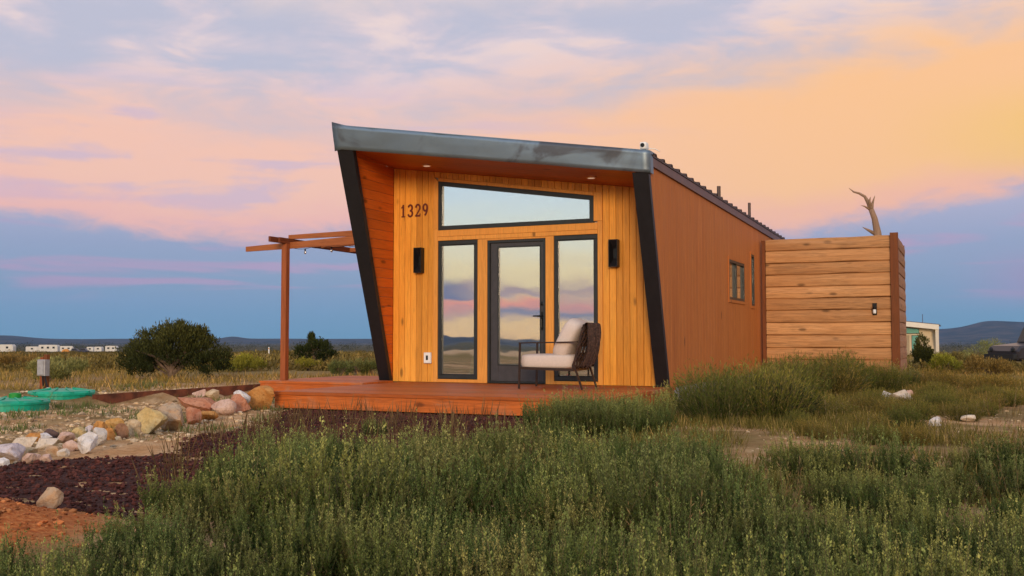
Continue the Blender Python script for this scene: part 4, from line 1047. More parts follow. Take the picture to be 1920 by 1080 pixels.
while len(pts) < 5200:                      # rubble between the rocks and the tank lids
    x, y = rng.uniform(-11.6, -6.0), rng.uniform(4.9, 12.0)
    if inpoly(x, y, BED) or edge_side(x, y) < -1.0 and rng.random() < .8: continue
    if y > 12.2 and x > -9.9: continue
    pts.append((x, y, height(x, y) + rng.uniform(-.006, .008))); sz.append(rng.choice((.007, .009, .012, .03)) * rng.uniform(.7, 1.3))
scatter_stones('rubble', pts, sz, RUBB, 'tan stony rubble behind the row of rocks', 5)
pts = []; sz = []
for k in range(1500):
    a, q = rng.uniform(0, 6.28), rng.gauss(0, .55); x, y = MOUND[0] + q * math.cos(a), MOUND[1] + q * math.sin(a) * .8
    pts.append((x, y, height(x, y) + .002)); sz.append(rng.choice((.004, .005, .006, .008, .009, .009, .016)) * rng.uniform(.7, 1.3))
scatter_stones('orange_rubble', pts, sz, ORUB, 'crumbled orange dirt clods on the mound at lower left', 6)
pts = []; sz = []
for k in range(4200):
    s_, d_ = rng.uniform(1.0, 8), rng.uniform(6.5, 20); x, y = yard(s_, d_)
    if -9 < x < -1 and y > 10 and y < 24: continue
    pts.append((x, y, height(x, y) - .002)); sz.append(rng.choice((.004, .005, .007, .009, .018)) * rng.uniform(.7, 1.4))
scatter_stones('pebbles', pts, sz, RUBB, 'pale pebbles strewn over the dirt at right', 7)

# ------------------------------------------------------------------ vegetation
def unit(v): return v / (np.linalg.norm(v, axis=-1, keepdims=True) + 1e-9)
def leaf_quads(P, D, L, W, r_):
    """diamond leaves at P along D (N,3), length L, width W"""
    D = unit(D); S = unit(np.cross(D, unit(r_.normal(size=D.shape)))); L = np.asarray(L)[:, None]; W = np.asarray(W)[:, None]
    a = P; b = P + D * L * .45 + S * W / 2; c = P + D * L; d = P + D * L * .45 - S * W / 2
    V = np.stack([a, b, c, d], 1).reshape(-1, 3); F = np.arange(len(V)).reshape(-1, 4); return V, F
def stem_strips(C, wid, r_):
    """C (n,k,3): polylines; returns thin flat strips"""
    n, k, _ = C.shape; S = unit(np.cross(C[:, -1] - C[:, 0], r_.normal(size=(n, 3))))[:, None, :] * np.linspace(wid, wid * .4, k)[None, :, None]
    V = np.stack([C - S, C + S], 2).reshape(-1, 3); F = []
    i = np.arange(n)[:, None] * 2 * k + np.arange(k - 1)[None, :] * 2; i = i.reshape(-1, 1); F = np.concatenate([i, i + 1, i + 3, i + 2], 1); return V, F
def two_mat(name, V1, F1, m1, V2, F2, m2):
    me = mesh(name, np.concatenate([V1, V2]), np.concatenate([F1, F2 + len(V1)]))
    me.materials.append(m1); me.materials.append(m2)
    mi = np.zeros(len(F1) + len(F2), dtype=np.int32); mi[len(F1):] = 1; me.polygons.foreach_set('material_index', mi); return me
def weed(seed, rad, hgt, stems, per=84, leaf=.017, side=4, name='weed'):
    """upright weed: many leafy spikes, each with shorter leafy side spikes"""
    r_ = np.random.RandomState(seed); a = r_.uniform(0, 2 * np.pi, stems); q = np.sqrt(r_.uniform(0, 1, stems))
    out = np.stack([np.cos(a), np.sin(a), 0 * a], 1)
    base = out * (q * rad * .6)[:, None]; h = hgt * (1 - .30 * q ** 2) * r_.uniform(.55, 1.08, stems)
    tip = base + out * (q * rad * r_.uniform(.15, .5, stems))[:, None] + np.stack([0 * h, 0 * h, h], 1) + r_.normal(0, .018, (stems, 3))
    mid = base * .5 + tip * .5; mid[:, 2] = h * .42; mid += out * (rad * .06)
    def at(b, m_, t_, u): u = u[..., None]; return (1 - u) ** 2 * b[:, None] + 2 * u * (1 - u) * m_[:, None] + u ** 2 * t_[:, None]
    Ps = []; Ds = []; Ls = []; Cs = []
    def spike(b0, m0, t0, n, ll, lo):
        k = len(b0); u = lo + (1 - lo) * (np.arange(n)[None, :] + r_.uniform(0, 1, (k, n))) / n; P = at(b0, m0, t0, u)
        ang = r_.uniform(0, 6.28, u.shape); o = np.stack([np.cos(ang), np.sin(ang), .7 + 1.1 * u], -1); cl = .75 + .45 * np.sin(u * 60 + r_.uniform(0, 6, (k, 1)))
        Ps.append((P + o * .0025).reshape(-1, 3)); Ds.append(o.reshape(-1, 3)); Ls.append((ll * (1.1 - .62 * u) * cl * r_.uniform(.75, 1.2, u.shape)).ravel())
        Cs.append(at(b0, m0, t0, np.tile(np.linspace(0, 1, 6), (k, 1))))
    spike(base, mid, tip, per, leaf, .10)
    for k in range(side):
        t0 = r_.uniform(.08, .70, stems); b0 = at(base, mid, tip, t0[:, None])[:, 0]; an = r_.uniform(0, 6.28, stems); ln = hgt * r_.uniform(.16, .36, stems) * (1.15 - .5 * t0)
        dr = np.stack([np.cos(an) * .42, np.sin(an) * .42, 0 * an + 1.0], 1); t1 = b0 + unit(dr) * ln[:, None]; m1 = (b0 + t1) / 2 + np.stack([np.cos(an), np.sin(an), 0 * an], 1) * .016
        spike(b0, m1, t1, int(per * .5), leaf * .82, .12)
    Ps, Ds, Ls = np.concatenate(Ps), np.concatenate(Ds), np.concatenate(Ls)
    V1, F1 = leaf_quads(Ps, Ds, Ls, Ls * .62, r_); V2, F2 = stem_strips(np.concatenate(Cs), .0012, r_)
    return two_mat(name, V1, F1, LEAF, V2, F2, STEM)
def fine_weed(seed, rad, hgt, stems, mat=None, per=26, ll=.05):
    r_ = np.random.RandomState(seed); a = r_.uniform(0, 2 * np.pi, stems); q = np.sqrt(r_.uniform(0, 1, stems)); out = np.stack([np.cos(a), np.sin(a), 0 * a], 1)
    base = out * (q * rad * .4)[:, None]; h = hgt * np.sqrt(np.clip(1 - .75 * q ** 2, .05, 1)) * r_.uniform(.7, 1.08, stems)
    tip = base + out * (q * rad * r_.uniform(.5, .8, stems))[:, None]; tip[:, 2] = h; tip += r_.normal(0, .02, (stems, 3)); mid = base * .35 + tip * .65; mid[:, 2] = h * .4
    def at(u): u = u[..., None]; return (1 - u) ** 2 * base[:, None] + 2 * u * (1 - u) * mid[:, None] + u ** 2 * tip[:, None]
    u = r_.uniform(.1, 1, (stems, per)); P = at(u); ax = unit(tip - base)[:, None]; D = ax * .9 + r_.normal(0, .33, P.shape); L = ll * r_.uniform(.6, 1.25, u.shape)
    V1, F1 = leaf_quads(P.reshape(-1, 3), D.reshape(-1, 3), L.ravel(), L.ravel() * .13, r_)
    V2, F2 = stem_strips(at(np.tile(np.linspace(0, 1, 6), (stems, 1))), .0016, r_)
    return two_mat('fine_weed', V1, F1, mat or LEAF2, V2, F2, STEM)
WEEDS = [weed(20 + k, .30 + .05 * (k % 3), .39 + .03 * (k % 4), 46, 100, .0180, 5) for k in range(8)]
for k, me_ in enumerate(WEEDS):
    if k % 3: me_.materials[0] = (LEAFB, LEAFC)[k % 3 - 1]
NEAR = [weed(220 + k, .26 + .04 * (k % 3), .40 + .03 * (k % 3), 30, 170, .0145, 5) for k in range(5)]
FINEG = [fine_weed(160 + k, .40 + .06 * k, .5, 260, GOLD, 22, .05) for k in range(3)]
FINES = [fine_weed(60 + k, .42 + .06 * (k % 3), .58 + .05 * (k % 3), 330) for k in range(5)]
def plant(me, s_, d_, sc, label, group, cat='weed', name='weed_bush', sz=1.0):
    x, y = yard(s_, d_); o = bpy.data.objects.new(name, me); COL.objects.link(o)
    o.location = (x, y, height(x, y) - .015); o.rotation_euler = (rng.uniform(-.06, .06), rng.uniform(-.06, .06), rng.uniform(0, 6.28)); o.scale = (sc, sc, sc * sz)
    return tag(o, label, cat, group)
def zone(poly, step, jit, meshes, scl, label, group, sz=1.0, name='weed_bush', keep=1.0, hmap=None, gap=-.28, top=None):
    xs = [p[0] for p in poly]; ys = [p[1] for p in poly]; y = min(ys); row = 0
    while y < max(ys):
        x = min(xs) + (row % 2) * step / 2
        while x < max(xs):
            px, py = x + rng.uniform(-jit, jit), y + rng.uniform(-jit, jit)
            if inpoly(px, py, poly) and rng.random() < keep and mnoise.noise(Vector((px * 1.3, py * 1.3, 4.4))) > gap:
                k = hmap(px, py) if hmap else 1.0
                sc_ = rng.uniform(*scl) * k
                if top: sc_ = min(sc_, top(py) / .46 * rng.uniform(.86, 1.04))          # weeds grow shorter towards the gravel and the deck
                plant(rng.choice(meshes), px, py, sc_, label, group, name=name, sz=sz)
            x += step
        y += step * .86; row += 1
# polygons in yard coordinates (metres to the right of, and out along, the axis the yard is laid out on)
DOMES = [(-1.35, 5.3), (-.75, 6.2), (.05, 6.7), (-.2, 4.9), (.75, 5.5), (1.0, 6.8), (-1.35, 6.6), (.55, 4.5), (-.95, 4.4), (1.9, 4.9), (2.7, 5.6), (3.3, 6.2), (2.0, 6.1)]      # middles of the rounded clumps
def dome(s_, d_): q = min((s_ - a) ** 2 + ((d_ - b_) * .85) ** 2 for a, b_ in DOMES); return 1.18 - .62 * min(1.0, q / .30)
zone([(-1.25, 2.2), (1.7, 2.2), (1.95, 3.05), (-1.4, 3.05)], .30, .11, NEAR, (.62, 1.08), 'pale spiky weed bush in the nearest row along the bottom', 'nearest weeds', 1.0, gap=-1)
zone([(-1.62, 3.15), (1.9, 3.15), (2.1, 4.2), (-1.6, 4.2)], .275, .11, WEEDS, (.5, .78), 'shorter weed bush in the shaded dip behind the nearest row', 'weeds in the dip', 1.0, gap=-1)
zone([(-1.55, 4.2), (1.3, 4.2), (1.35, 5.4), (1.4, 7.0), (.6, 7.6), (-.6, 7.3), (-1.3, 7.4), (-1.85, 6.6), (-1.9, 5.6), (-1.75, 4.6)], .37, .14, WEEDS, (.74, 1.14), 'grey-green weed bush in the thick patch before the gravel', 'weeds before the gravel', 1.0, gap=-1, top=lambda d_: .90 - .069 * d_, hmap=lambda s_, d_: (.78 if d_ > 6.9 else 1.0) * (.85 if s_ > .6 else 1.0) * (.8 if s_ < -1.45 else 1.0) * dome(s_, d_))
zone([(.12, 8.8), (1.25, 8.7), (1.38, 9.7), (1.1, 10.2), (.2, 10.2)], .34, .10, WEEDS, (.95, 1.18), 'tall weed bush in front of the right half of the deck', 'weeds at the deck', 1.0, top=lambda d_: .92 - .0455 * d_)
for s_, d_, k in ((-1.75, 3.45, .62), (-1.95, 3.6, .5), (-1.55, 2.95, .7), (-1.9, 3.2, .55)): plant(WEEDS[int(k * 10) % 8], s_, d_, k, 'low weed bush at the foot of the orange mound, bottom left', 'weeds by the mound')
zone([(1.9, 2.6), (2.2, 2.9), (3.6, 5.2), (3.9, 6.4), (2.6, 6.7), (1.45, 6.2), (1.4, 4.3), (2.0, 4.1)], .40, .14, WEEDS, (.62, .92), 'low weed bush in the right foreground', 'weeds at right', .95, gap=-1, hmap=dome)
zone([(1.85, 10.3), (2.5, 10.3), (3.4, 12.5), (3.9, 14.2), (5.2, 15.6), (7.0, 17.5), (6.6, 19.0), (4.9, 18.2), (4.4, 17.2), (3.0, 13.9), (2.3, 12.5), (2.0, 11.4)], .62, .16, FINES + FINEG[:1] + WEEDS[:3], (.7, 1.25), 'bushy weed growing along the cabin side wall and plank fence', 'bushes along the side wall', .95, 'fine_bush')
zone([(6.9, 17.8), (7.6, 16.2), (8.6, 16.5), (9.0, 20), (7.8, 21)], .8, .25, FINEG, (.5, .85), 'golden bush in the grass right of the fence corner', 'bushes right of the fence', .85, 'fine_bush')
zone([(1.9, 7.6), (4.2, 8.0), (4.0, 9.4), (5.0, 11.0), (6.4, 12.3), (8.6, 14.6), (6.8, 15.4), (4.6, 13.6), (3.2, 11.3), (2.2, 9.4)], .62, .22, FINES + FINEG + FINEG, (.3, .62), 'low tuft of weeds in the thin grass right of the house', 'tufts right of the house', .85, 'fine_bush', .8)
plant(fine_weed(201, .46, .5, 620, leafy('dark_bush_leaves', (.028, .042, .014), (.06, .075, .026), .3, .2, .1, .5), 30, .04), 2.95, 11.3, 1.0, 'dark rounded green bush in front of the long side wall', None, 'bush', 'round_bush')
plant(WEEDS[1], .35, 8.15, .75, 'short weed standing alone on the gravel before the deck', None); plant(WEEDS[3], -1.25, 9.2, .5, 'small weed sprouting from the dark gravel left of centre', None)

DRYST = [fine_weed(240 + k, .16, .50, 9, leafy('dry_stalk_seedheads_%d' % k, (.16, .10, .04), (.34, .25, .11), .3, .2, .1, .5), 16, .03) for k in range(3)]
for k, (s_, d_, sc_) in enumerate(((-1.3, 4.9, .95), (-.7, 6.3, 1.0), (.1, 5.6, 1.0), (.55, 3.6, .9), (1.3, 4.8, .9), (1.9, 5.6, 1.0), (2.6, 5.2, .95), (3.0, 6.3, 1.1), (2.4, 7.6, 1.0), (3.6, 8.2, 1.1), (4.4, 9.2, 1.1), (1.7, 7.8, .9), (5.2, 10.6, 1.2), (-1.8, 7.2, .8))):
    plant(DRYST[k % 3], s_, d_, sc_, 'thin dry seed stalk standing up among the weeds', 'dry stalks among the weeds', name='dry_stalk')
def crown(seed, lobes, clumps, per, cr, leaf, up=.7, wid=.42):
    """foliage clumps near the surface of several lobes (cx,cy,cz,rx,ry,rz)"""
    r_ = np.random.RandomState(seed); Ps = []; Ds = []; Ls = []; tips = []
    for k in range(clumps):
        l = lobes[r_.randint(len(lobes))]; n_ = unit(r_.normal(size=3)); n_[2] = abs(n_[2]) * (1 if r_.rand() < .75 else -.6)
        c = np.array(l[:3]) + n_ * np.array(l[3:]) * (r_.uniform(.55, 1.05) if r_.rand() < .8 else r_.uniform(1.0, 1.25)); c[2] = max(c[2], .04); tips.append(c)
        g = unit(r_.normal(size=(per, 3))) * (r_.rand(per, 1) ** .5) * cr * r_.uniform(.6, 1.3); g[:, 2] *= 1.25
        Ps.append(c + g); Ds.append(unit(g) * .6 + n_ * .4 + np.array([0, 0, up]) + r_.normal(0, .25, (per, 3))); Ls.append(leaf * r_.uniform(.6, 1.3, per))
    P, D, L = np.concatenate(Ps), np.concatenate(Ds), np.concatenate(Ls); P[:, 2] = np.maximum(P[:, 2], .01)
    return leaf_quads(P, D, L, L * wid, r_), tips
def tree(name, loc, lobes, clumps, per, cr, leaf, mat, label, cat, seed, trunk=.05, up=.7, wid=.42):
    t = empty(name, loc, label, cat); t['_local'] = 1
    (V, F), tips = crown(seed, lobes, clumps, per, cr, leaf, up, wid); obj('crown', V, F, mat, t)
    r_ = random.Random(seed); b = B()
    top = max(l[2] + l[5] for l in lobes) * .6
    b.tube([(0, 0, -.1), (.02, .01, top * .3), (-.03, .02, top * .7), (0, 0, top)], [trunk, trunk * .8, trunk * .5, trunk * .2], 8)
    for k in range(min(26, len(tips))):
        p = tips[r_.randrange(len(tips))]; z0 = top * r_.uniform(.08, .55); b.tube([(0, 0, z0), (p[0] * .5, p[1] * .5, (z0 + p[2]) * .5 + .04), tuple(p)], [trunk * .45, trunk * .3, trunk * .08], 5)
    b.build('trunk', BARK, t); return t
def at_px(px, d_): return (px - 960) / 1900.0 * d_
def gpos(s_, d_, dz=-.02): x, y = yard(s_, d_); return (x, y, height(x, y) + dz)
r0 = random.Random(4)
def lobes(w_, h_, n, seed):
    q = random.Random(seed); L = [(0, 0, h_ * .42, w_ * .36, w_ * .34, h_ * .40)]
    for k in range(n): a = q.uniform(0, 6.28); u = q.uniform(.25, .62) * w_ / 2 * 1.25; hh = h_ * q.uniform(.22, .66) * (1.15 - u / w_); L.append((u * math.cos(a), u * math.sin(a), hh, w_ * q.uniform(.13, .2), w_ * q.uniform(.13, .2), h_ * q.uniform(.18, .32)))
    return L
D1 = 18.4
tree('juniper', gpos(at_px(322, D1), D1), [(0, 0, .42, .74, .65, .40), (-.62, 0, .34, .44, .4, .33), (.62, .1, .38, .42, .4, .38), (-.25, -.1, .68, .34, .3, .28), (.12, 0, .76, .28, .3, .24), (.60, 0, .66, .26, .25, .27), (-.85, .1, .25, .3, .3, .25), (.95, 0, .25, .35, .3, .25), (.4, -.3, .6, .3, .3, .4), (-.1, -.4, .4, .5, .3, .35)], 620, 46, .085, .05, JUN, 'big dark juniper bush in the field left of the pergola', 'juniper', 31, .06, 1.2, .34)
D1 = 27.5
tree('juniper', gpos(at_px(592, D1), D1), [(0, 0, .42, .5, .45, .34), (-.32, 0, .36, .28, .3, .28), (.33, 0, .38, .27, .3, .28), (.1, 0, .62, .28, .25, .16), (-.14, 0, .8, .035, .035, .13)], 300, 36, .075, .05, JUN, 'smaller dark juniper seen under the pergola', 'juniper', 32, .05, 1.0, .36)
D1 = 24.5
tree('rabbitbrush', gpos(at_px(578, D1), D1), lobes(.74, .36, 6, 6), 170, 30, .05, .035, YELLOW, 'yellow-green rabbitbrush in front of the smaller juniper', 'shrub', 33, .02, 1.1, .25)
D1 = 21.0
for k, (px, w_, h_) in enumerate(((640, .62, .36), (668, .6, .40), (696, .6, .38))):
    tree('sagebrush', gpos(at_px(px, D1 + k * .2), D1 + k * .2), lobes(w_, h_, 6, 7 + k), 160, 30, .05, .035, SAGE, ('left', 'middle', 'right')[k] + ' one of three grey-green sage bushes under the pergola', 'shrub', 34 + k, .02, 1.1, .25)
D1 = 28.0
tree('juniper', gpos(at_px(1728, D1), D1), lobes(.72, .86, 7, 15) + [(0, 0, .75, .15, .15, .28)], 230, 36, .07, .05, JUN, 'small dark evergreen bush right of the plank fence, before the far cabin', 'juniper', 38, .05, 1.2, .34)
for k, (px, D1, w_, h_, lab) in enumerate(((1790, 45, 1.6, .9, 'pale sage bush on the rise below the mesa'), (1848, 75, 3.2, 1.7, 'tall pale sage bush near the dark vehicle'), (1810, 30, 1.2, .55, 'rounded grey-gold shrub in the field right of the far cabin'),
        (1770, 24, 1.0, .5, 'golden shrub in the grass right of the evergreen bush'), (1850, 22, 1.1, .5, 'straw-coloured shrub before the dark vehicle'), (120, 22, 1.3, .4, 'low sage bush behind the meter post'), (95, 17.3, .8, .38, 'grey-green shrub right behind the meter box'), (450, 24, 1.4, .42, 'low gold shrub right of the big juniper'), (40, 30, 1.6, .45, 'low tan shrub in the left field'))):
    tree('desert_shrub', gpos(at_px(px, D1), D1), lobes(w_, h_, 6, 45 + k), 150, 30, .05 * w_ + .02, .03 + .022 * w_, (SAGE, SAGE, SCRUB, YELLOW, SCRUB, SAGE, SAGE, YELLOW, SCRUB)[k], lab, 'shrub', 60 + k, .02, 1.0, .28)

# grasses and scrub nobody could count
def grass(name, N, sampler, blen, per, label, seed, mat=GRASS, spread=.05, wid=.006):
    r_ = np.random.RandomState(seed); Ps = []; Ds = []; Ls = []
    for k in range(N):
        q = sampler(r_)
        if q is None: continue
        x, y, sc = q; z = height(x, y, True); n_ = per + 3
        g = r_.normal(0, spread * sc, (n_, 2)); Ps.append(np.stack([x + g[:, 0], y + g[:, 1], np.full(n_, z - .01)], 1))
        Ds.append(np.stack([g[:, 0] * 5 / sc + r_.normal(0, .18, n_), g[:, 1] * 5 / sc + r_.normal(0, .18, n_), np.ones(n_)], 1)); Ls.append(blen * sc * r_.uniform(.4, 1.2, n_))
    P, D, L = np.concatenate(Ps), np.concatenate(Ds), np.concatenate(Ls); V, F = leaf_quads(P, D, L, wid + L * .02, r_)
    return tag(obj(name, V, F, mat), label, 'grass', kind='stuff')
BARE = [(yard(5.2, 10.4), 1.3), (yard(6.6, 11.8), 1.2), (yard(4.4, 9.3), .35), (yard(2.0, 8.6), .25), (yard(4.2, 13.0), .5), (yard(7.6, 13.4), .9), (yard(4.46, 11.55), .55), (yard(5.6, 9.6), 1.0)]
def near_right(r_):
    s_, d_ = r_.uniform(.9, 9.5), r_.uniform(5.2, 20); x, y = yard(s_, d_)
    if -9.4 < x < -1.1 and 9.9 < y < 24 and not (x > -3.6 and y < 20.4): return None
    if s_ > d_ * .6: return None
    for (c, rr) in BARE:
        if math.hypot(x - c[0], y - c[1]) < rr * (1 + .35 * mnoise.noise(Vector((x * 2, y * 2, 1)))): return None
    if mnoise.noise(Vector((x * .9, y * .9, 7))) < -.22 - .1 * (d_ > 13): return None
    return x, y, r_.uniform(.6, 1.25)
grass('dry_grass', 13000, near_right, .135, 10, 'thin dry grass over the dirt between weeds and fence', 71, GRASS, .05, .0028)
def field(r_):
    d_ = 14 + 75 * r_.rand() ** 1.7; s_ = r_.uniform(-.62, .62) * d_; x, y = yard(s_, d_)
    if -9.95 < x < -.9 and 9.9 < y < 24: return None
    if edge_side(x, y) > -.15 and x < -9 and y < 13.2: return None
    if -11.9 < x < -10.0 and 8.0 < y < 10.7: return None
    if mnoise.noise(Vector((x * .25, y * .25, 3))) < -.28: return None
    return x, y, (.8 + d_ * .03) * r_.uniform(.6, 1.2)
grass('field_grass', 10000, field, .105, 9, 'dry golden grass covering the open field', 72, spread=.07, wid=.008)
def yard_left(r_):
    x, y = r_.uniform(-11.5, -6.2), r_.uniform(6.0, 12.2)
    if inpoly(x, y, BED) or (y > 12.3 and x > -9.9): return None
    if mnoise.noise(Vector((x * 1.1, y * 1.1, 2))) < .12: return None
    if math.hypot(x + 10.55, y - 8.75) < .5 or math.hypot(x + 11.15, y - 10.05) < .48: return None
    return x, y, r_.uniform(.5, 1.0)
grass('yard_grass', 1500, yard_left, .13, 9, 'sparse green grass tufts behind the row of rocks', 73, SAGE)
def gravel_sprouts(r_):
    x, y = r_.uniform(-7.2, -3.2), r_.uniform(4.6, 10.3)
    if not inpoly(x, y, BED) or r_.rand() < .3 + .4 * (y > 9.3): return None
    s_ = x * RT[0] + y * RT[1]; d_ = x * FW[0] + y * FW[1]
    if s_ < -2.2 - .12 * (d_ - 5): return None
    return x, y, r_.uniform(.6, 1.5)
grass('sprouting_weeds', 520, gravel_sprouts, .20, 4, 'thin reddish stalks sprouting from the lava gravel', 74, leafy('reddish_stalks', (.12, .07, .03), (.2, .14, .06), .3, .2, 0, .3), .03, .004)
def scrubland(name, N, sampler, label, seed, mat, per=110):
    r_ = np.random.RandomState(seed); Ps = []; Ds = []; Ls = []
    for k in range(N):
        q = sampler(r_)
        if q is None: continue
        x, y, w_, h_ = q; z = height(x, y); n_ = unit(r_.normal(size=(per, 3))); n_[:, 2] = np.abs(n_[:, 2])
        P = n_ * np.array([w_ / 2, w_ / 2, h_]) * (r_.uniform(.45, 1.0, (per, 1))); Ps.append(P + np.array([x, y, z - .02])); Ds.append(n_ * .7 + np.array([0, 0, .5]) + r_.normal(0, .5, (per, 3))); Ls.append((.085 * w_ + .03) * r_.uniform(.6, 1.3, per))
    P, D, L = np.concatenate(Ps), np.concatenate(Ds), np.concatenate(Ls); V, F = leaf_quads(P, D, L, L * .4, r_)
    return tag(obj(name, V, F, mat), label, 'scrub', kind='stuff')
def sc1(r_):
    d_ = 24 + 330 * r_.rand() ** 1.6; s_ = r_.uniform(-.6, .6) * d_; x, y = yard(s_, d_)
    if -9.95 < x < -.8 and y < 25: return None
    if s_ > .40 * d_ and 34 < d_ < 46: return None
    w_ = r_.uniform(.4, 1.05) * (1 + d_ * .004); return x, y, w_, w_ * r_.uniform(.22, .42)
scrubland('desert_scrub', 2600, sc1, 'tan and olive scrub dotting the open field to the horizon', 81, SCRUB)
def sc2(r_):
    d_ = 430 + 2600 * r_.rand() ** 1.3; a = r_.uniform(-.62, .62); x, y = yard(a * d_, d_); w_ = r_.uniform(3, 7) * (1 + d_ / 2500); return x, y, w_, w_ * r_.uniform(.5, .8)
scrubland('far_woodland', 2600, sc2, 'far dark juniper woodland below the hills', 82, WOODL, 36)

# ------------------------------------------------------------------ far things
RVW = plain('white_caravan_paint', (.58, .55, .5), .5, 0, .05, 1); DARKG = plain('dark_glass', (.02, .022, .025), .2); TYRE = plain('tyre_rubber', (.015, .015, .015), .8)
def caravan(px, d_, L, H, label, win, yaw_=0.0):
    x, y, z = gpos(at_px(px, d_), d_, 0); t = empty('caravan', (x, y, z), label, 'caravan', 'caravans parked across the field', YAW + yaw_); t['_local'] = 1
    W_ = 2.4; prof = [(-L / 2, .55), (L / 2, .55), (L / 2, H * .8), (L / 2 - .5, H), (-L / 2 + .3, H), (-L / 2, H * .9)]
    B().prism(prof, 'y', -W_ / 2, W_ / 2, .05, .05).build('body', RVW, t)
    for k in range(win):
        u = -L / 2 + L * (k + .7) / (win + .4); B().box(u - .45, u + .45, -W_ / 2 - .03, -W_ / 2 + .01, H * .55, H * .78).build('window', DARKG, t)
    B().box(L * .22, L * .22 + .7, -W_ / 2 - .025, -W_ / 2 + .01, .7, H * .82).build('door', plain('caravan_door', (.62, .6, .56), .5), t)
    for u in (-.5, .5):
        wh = B().lathe([(.36, -.1), (.38, -.05), (.38, .08), (.34, .1)], (0, 0, 0), 16).build('wheel', TYRE, t); wh.rotation_euler.x = R(90); wh.location = (u, -W_ / 2 + .1, .38)
    B().box(L / 2, L / 2 + 1.0, -.06, .06, .5, .6).build('tow_bar', TYRE, t)
caravan(10, 380, 7.6, 3.3, 'large white caravan at the left edge of the picture, far across the field', 2)
caravan(64, 420, 5.2, 2.7, 'low white caravan between the two large ones far across the field', 1)
caravan(94, 395, 7.4, 3.2, 'long cream caravan with dark windows in the middle of the row', 3)
caravan(126, 430, 5.4, 2.9, 'pale caravan right behind the orange tent', 2, .2)
caravan(172, 450, 3.0, 2.6, 'short white caravan between dark vehicles far across the field', 1)
caravan(187, 440, 3.2, 2.6, 'small white caravan left of the big juniper', 1)
caravan(211, 430, 4.8, 2.9, 'white caravan nearest the big juniper', 2)
def far_car(px, d_, label, c, L=4.6):
    x, y, z = gpos(at_px(px, d_), d_, 0); t = empty('parked_car', (x, y, z), label, 'car', None, YAW); t['_local'] = 1
    B().prism([(-L / 2, .4), (L / 2, .4), (L / 2, .95), (L * .28, 1.05), (L * .12, 1.75), (-L * .42, 1.8), (-L / 2, 1.1)], 'y', -.9, .9, .08, .08).build('body', plain('car_paint', c, .3), t)
    B().prism([(-L * .38, 1.15), (L * .2, 1.15), (L * .1, 1.65), (-L * .38, 1.68)], 'y', -.915, .915).build('windows', DARKG, t)
    for u in (-L * .31, L * .31):
        for v in (-.8, .8): wh = B().lathe([(.3, -.1), (.36, -.08), (.36, .08), (.3, .1)], (0, 0, 0), 16).build('wheel', TYRE, t); wh.rotation_euler.x = R(90); wh.location = (u, v, .36)
far_car(144, 400, 'dark vehicle parked right of the orange tent far off', (.03, .032, .05), 3.2)
far_car(160, 395, 'dark blue vehicle parked between white caravans far off', (.025, .03, .06), 3.2)
x, y, z = gpos(at_px(125, 380), 380, 0); t = empty('tent', (x, y, z), 'small orange tent among the caravans', 'tent', None, YAW); t['_local'] = 1
OR = plain('orange_canvas', (.55, .22, .03), .8); B().lathe([(1.6, 0), (1.5, .7), (1.0, 1.3), (.1, 1.6)], (0, 0, 0), 10).build('canopy', OR, t)
B().add([(-.5, -1.62, 0), (.5, -1.62, 0), (0, -1.35, 1.1)], [(0, 1, 2)]).build('entrance', plain('tent_door', (.2, .08, .02), .8), t)
x, y, z = gpos(at_px(505, 90), 90, 0); t = empty('marker_post', (x, y, z), 'thin white marker post in the field beside the pergola post', 'post', None); t['_local'] = 1
B().box(-.05, .05, -.03, .03, 0, .9, .01).build('stake', WHITE, t); B().box(-.052, .052, -.034, -.028, .72, .82).build('reflector', OR, t)
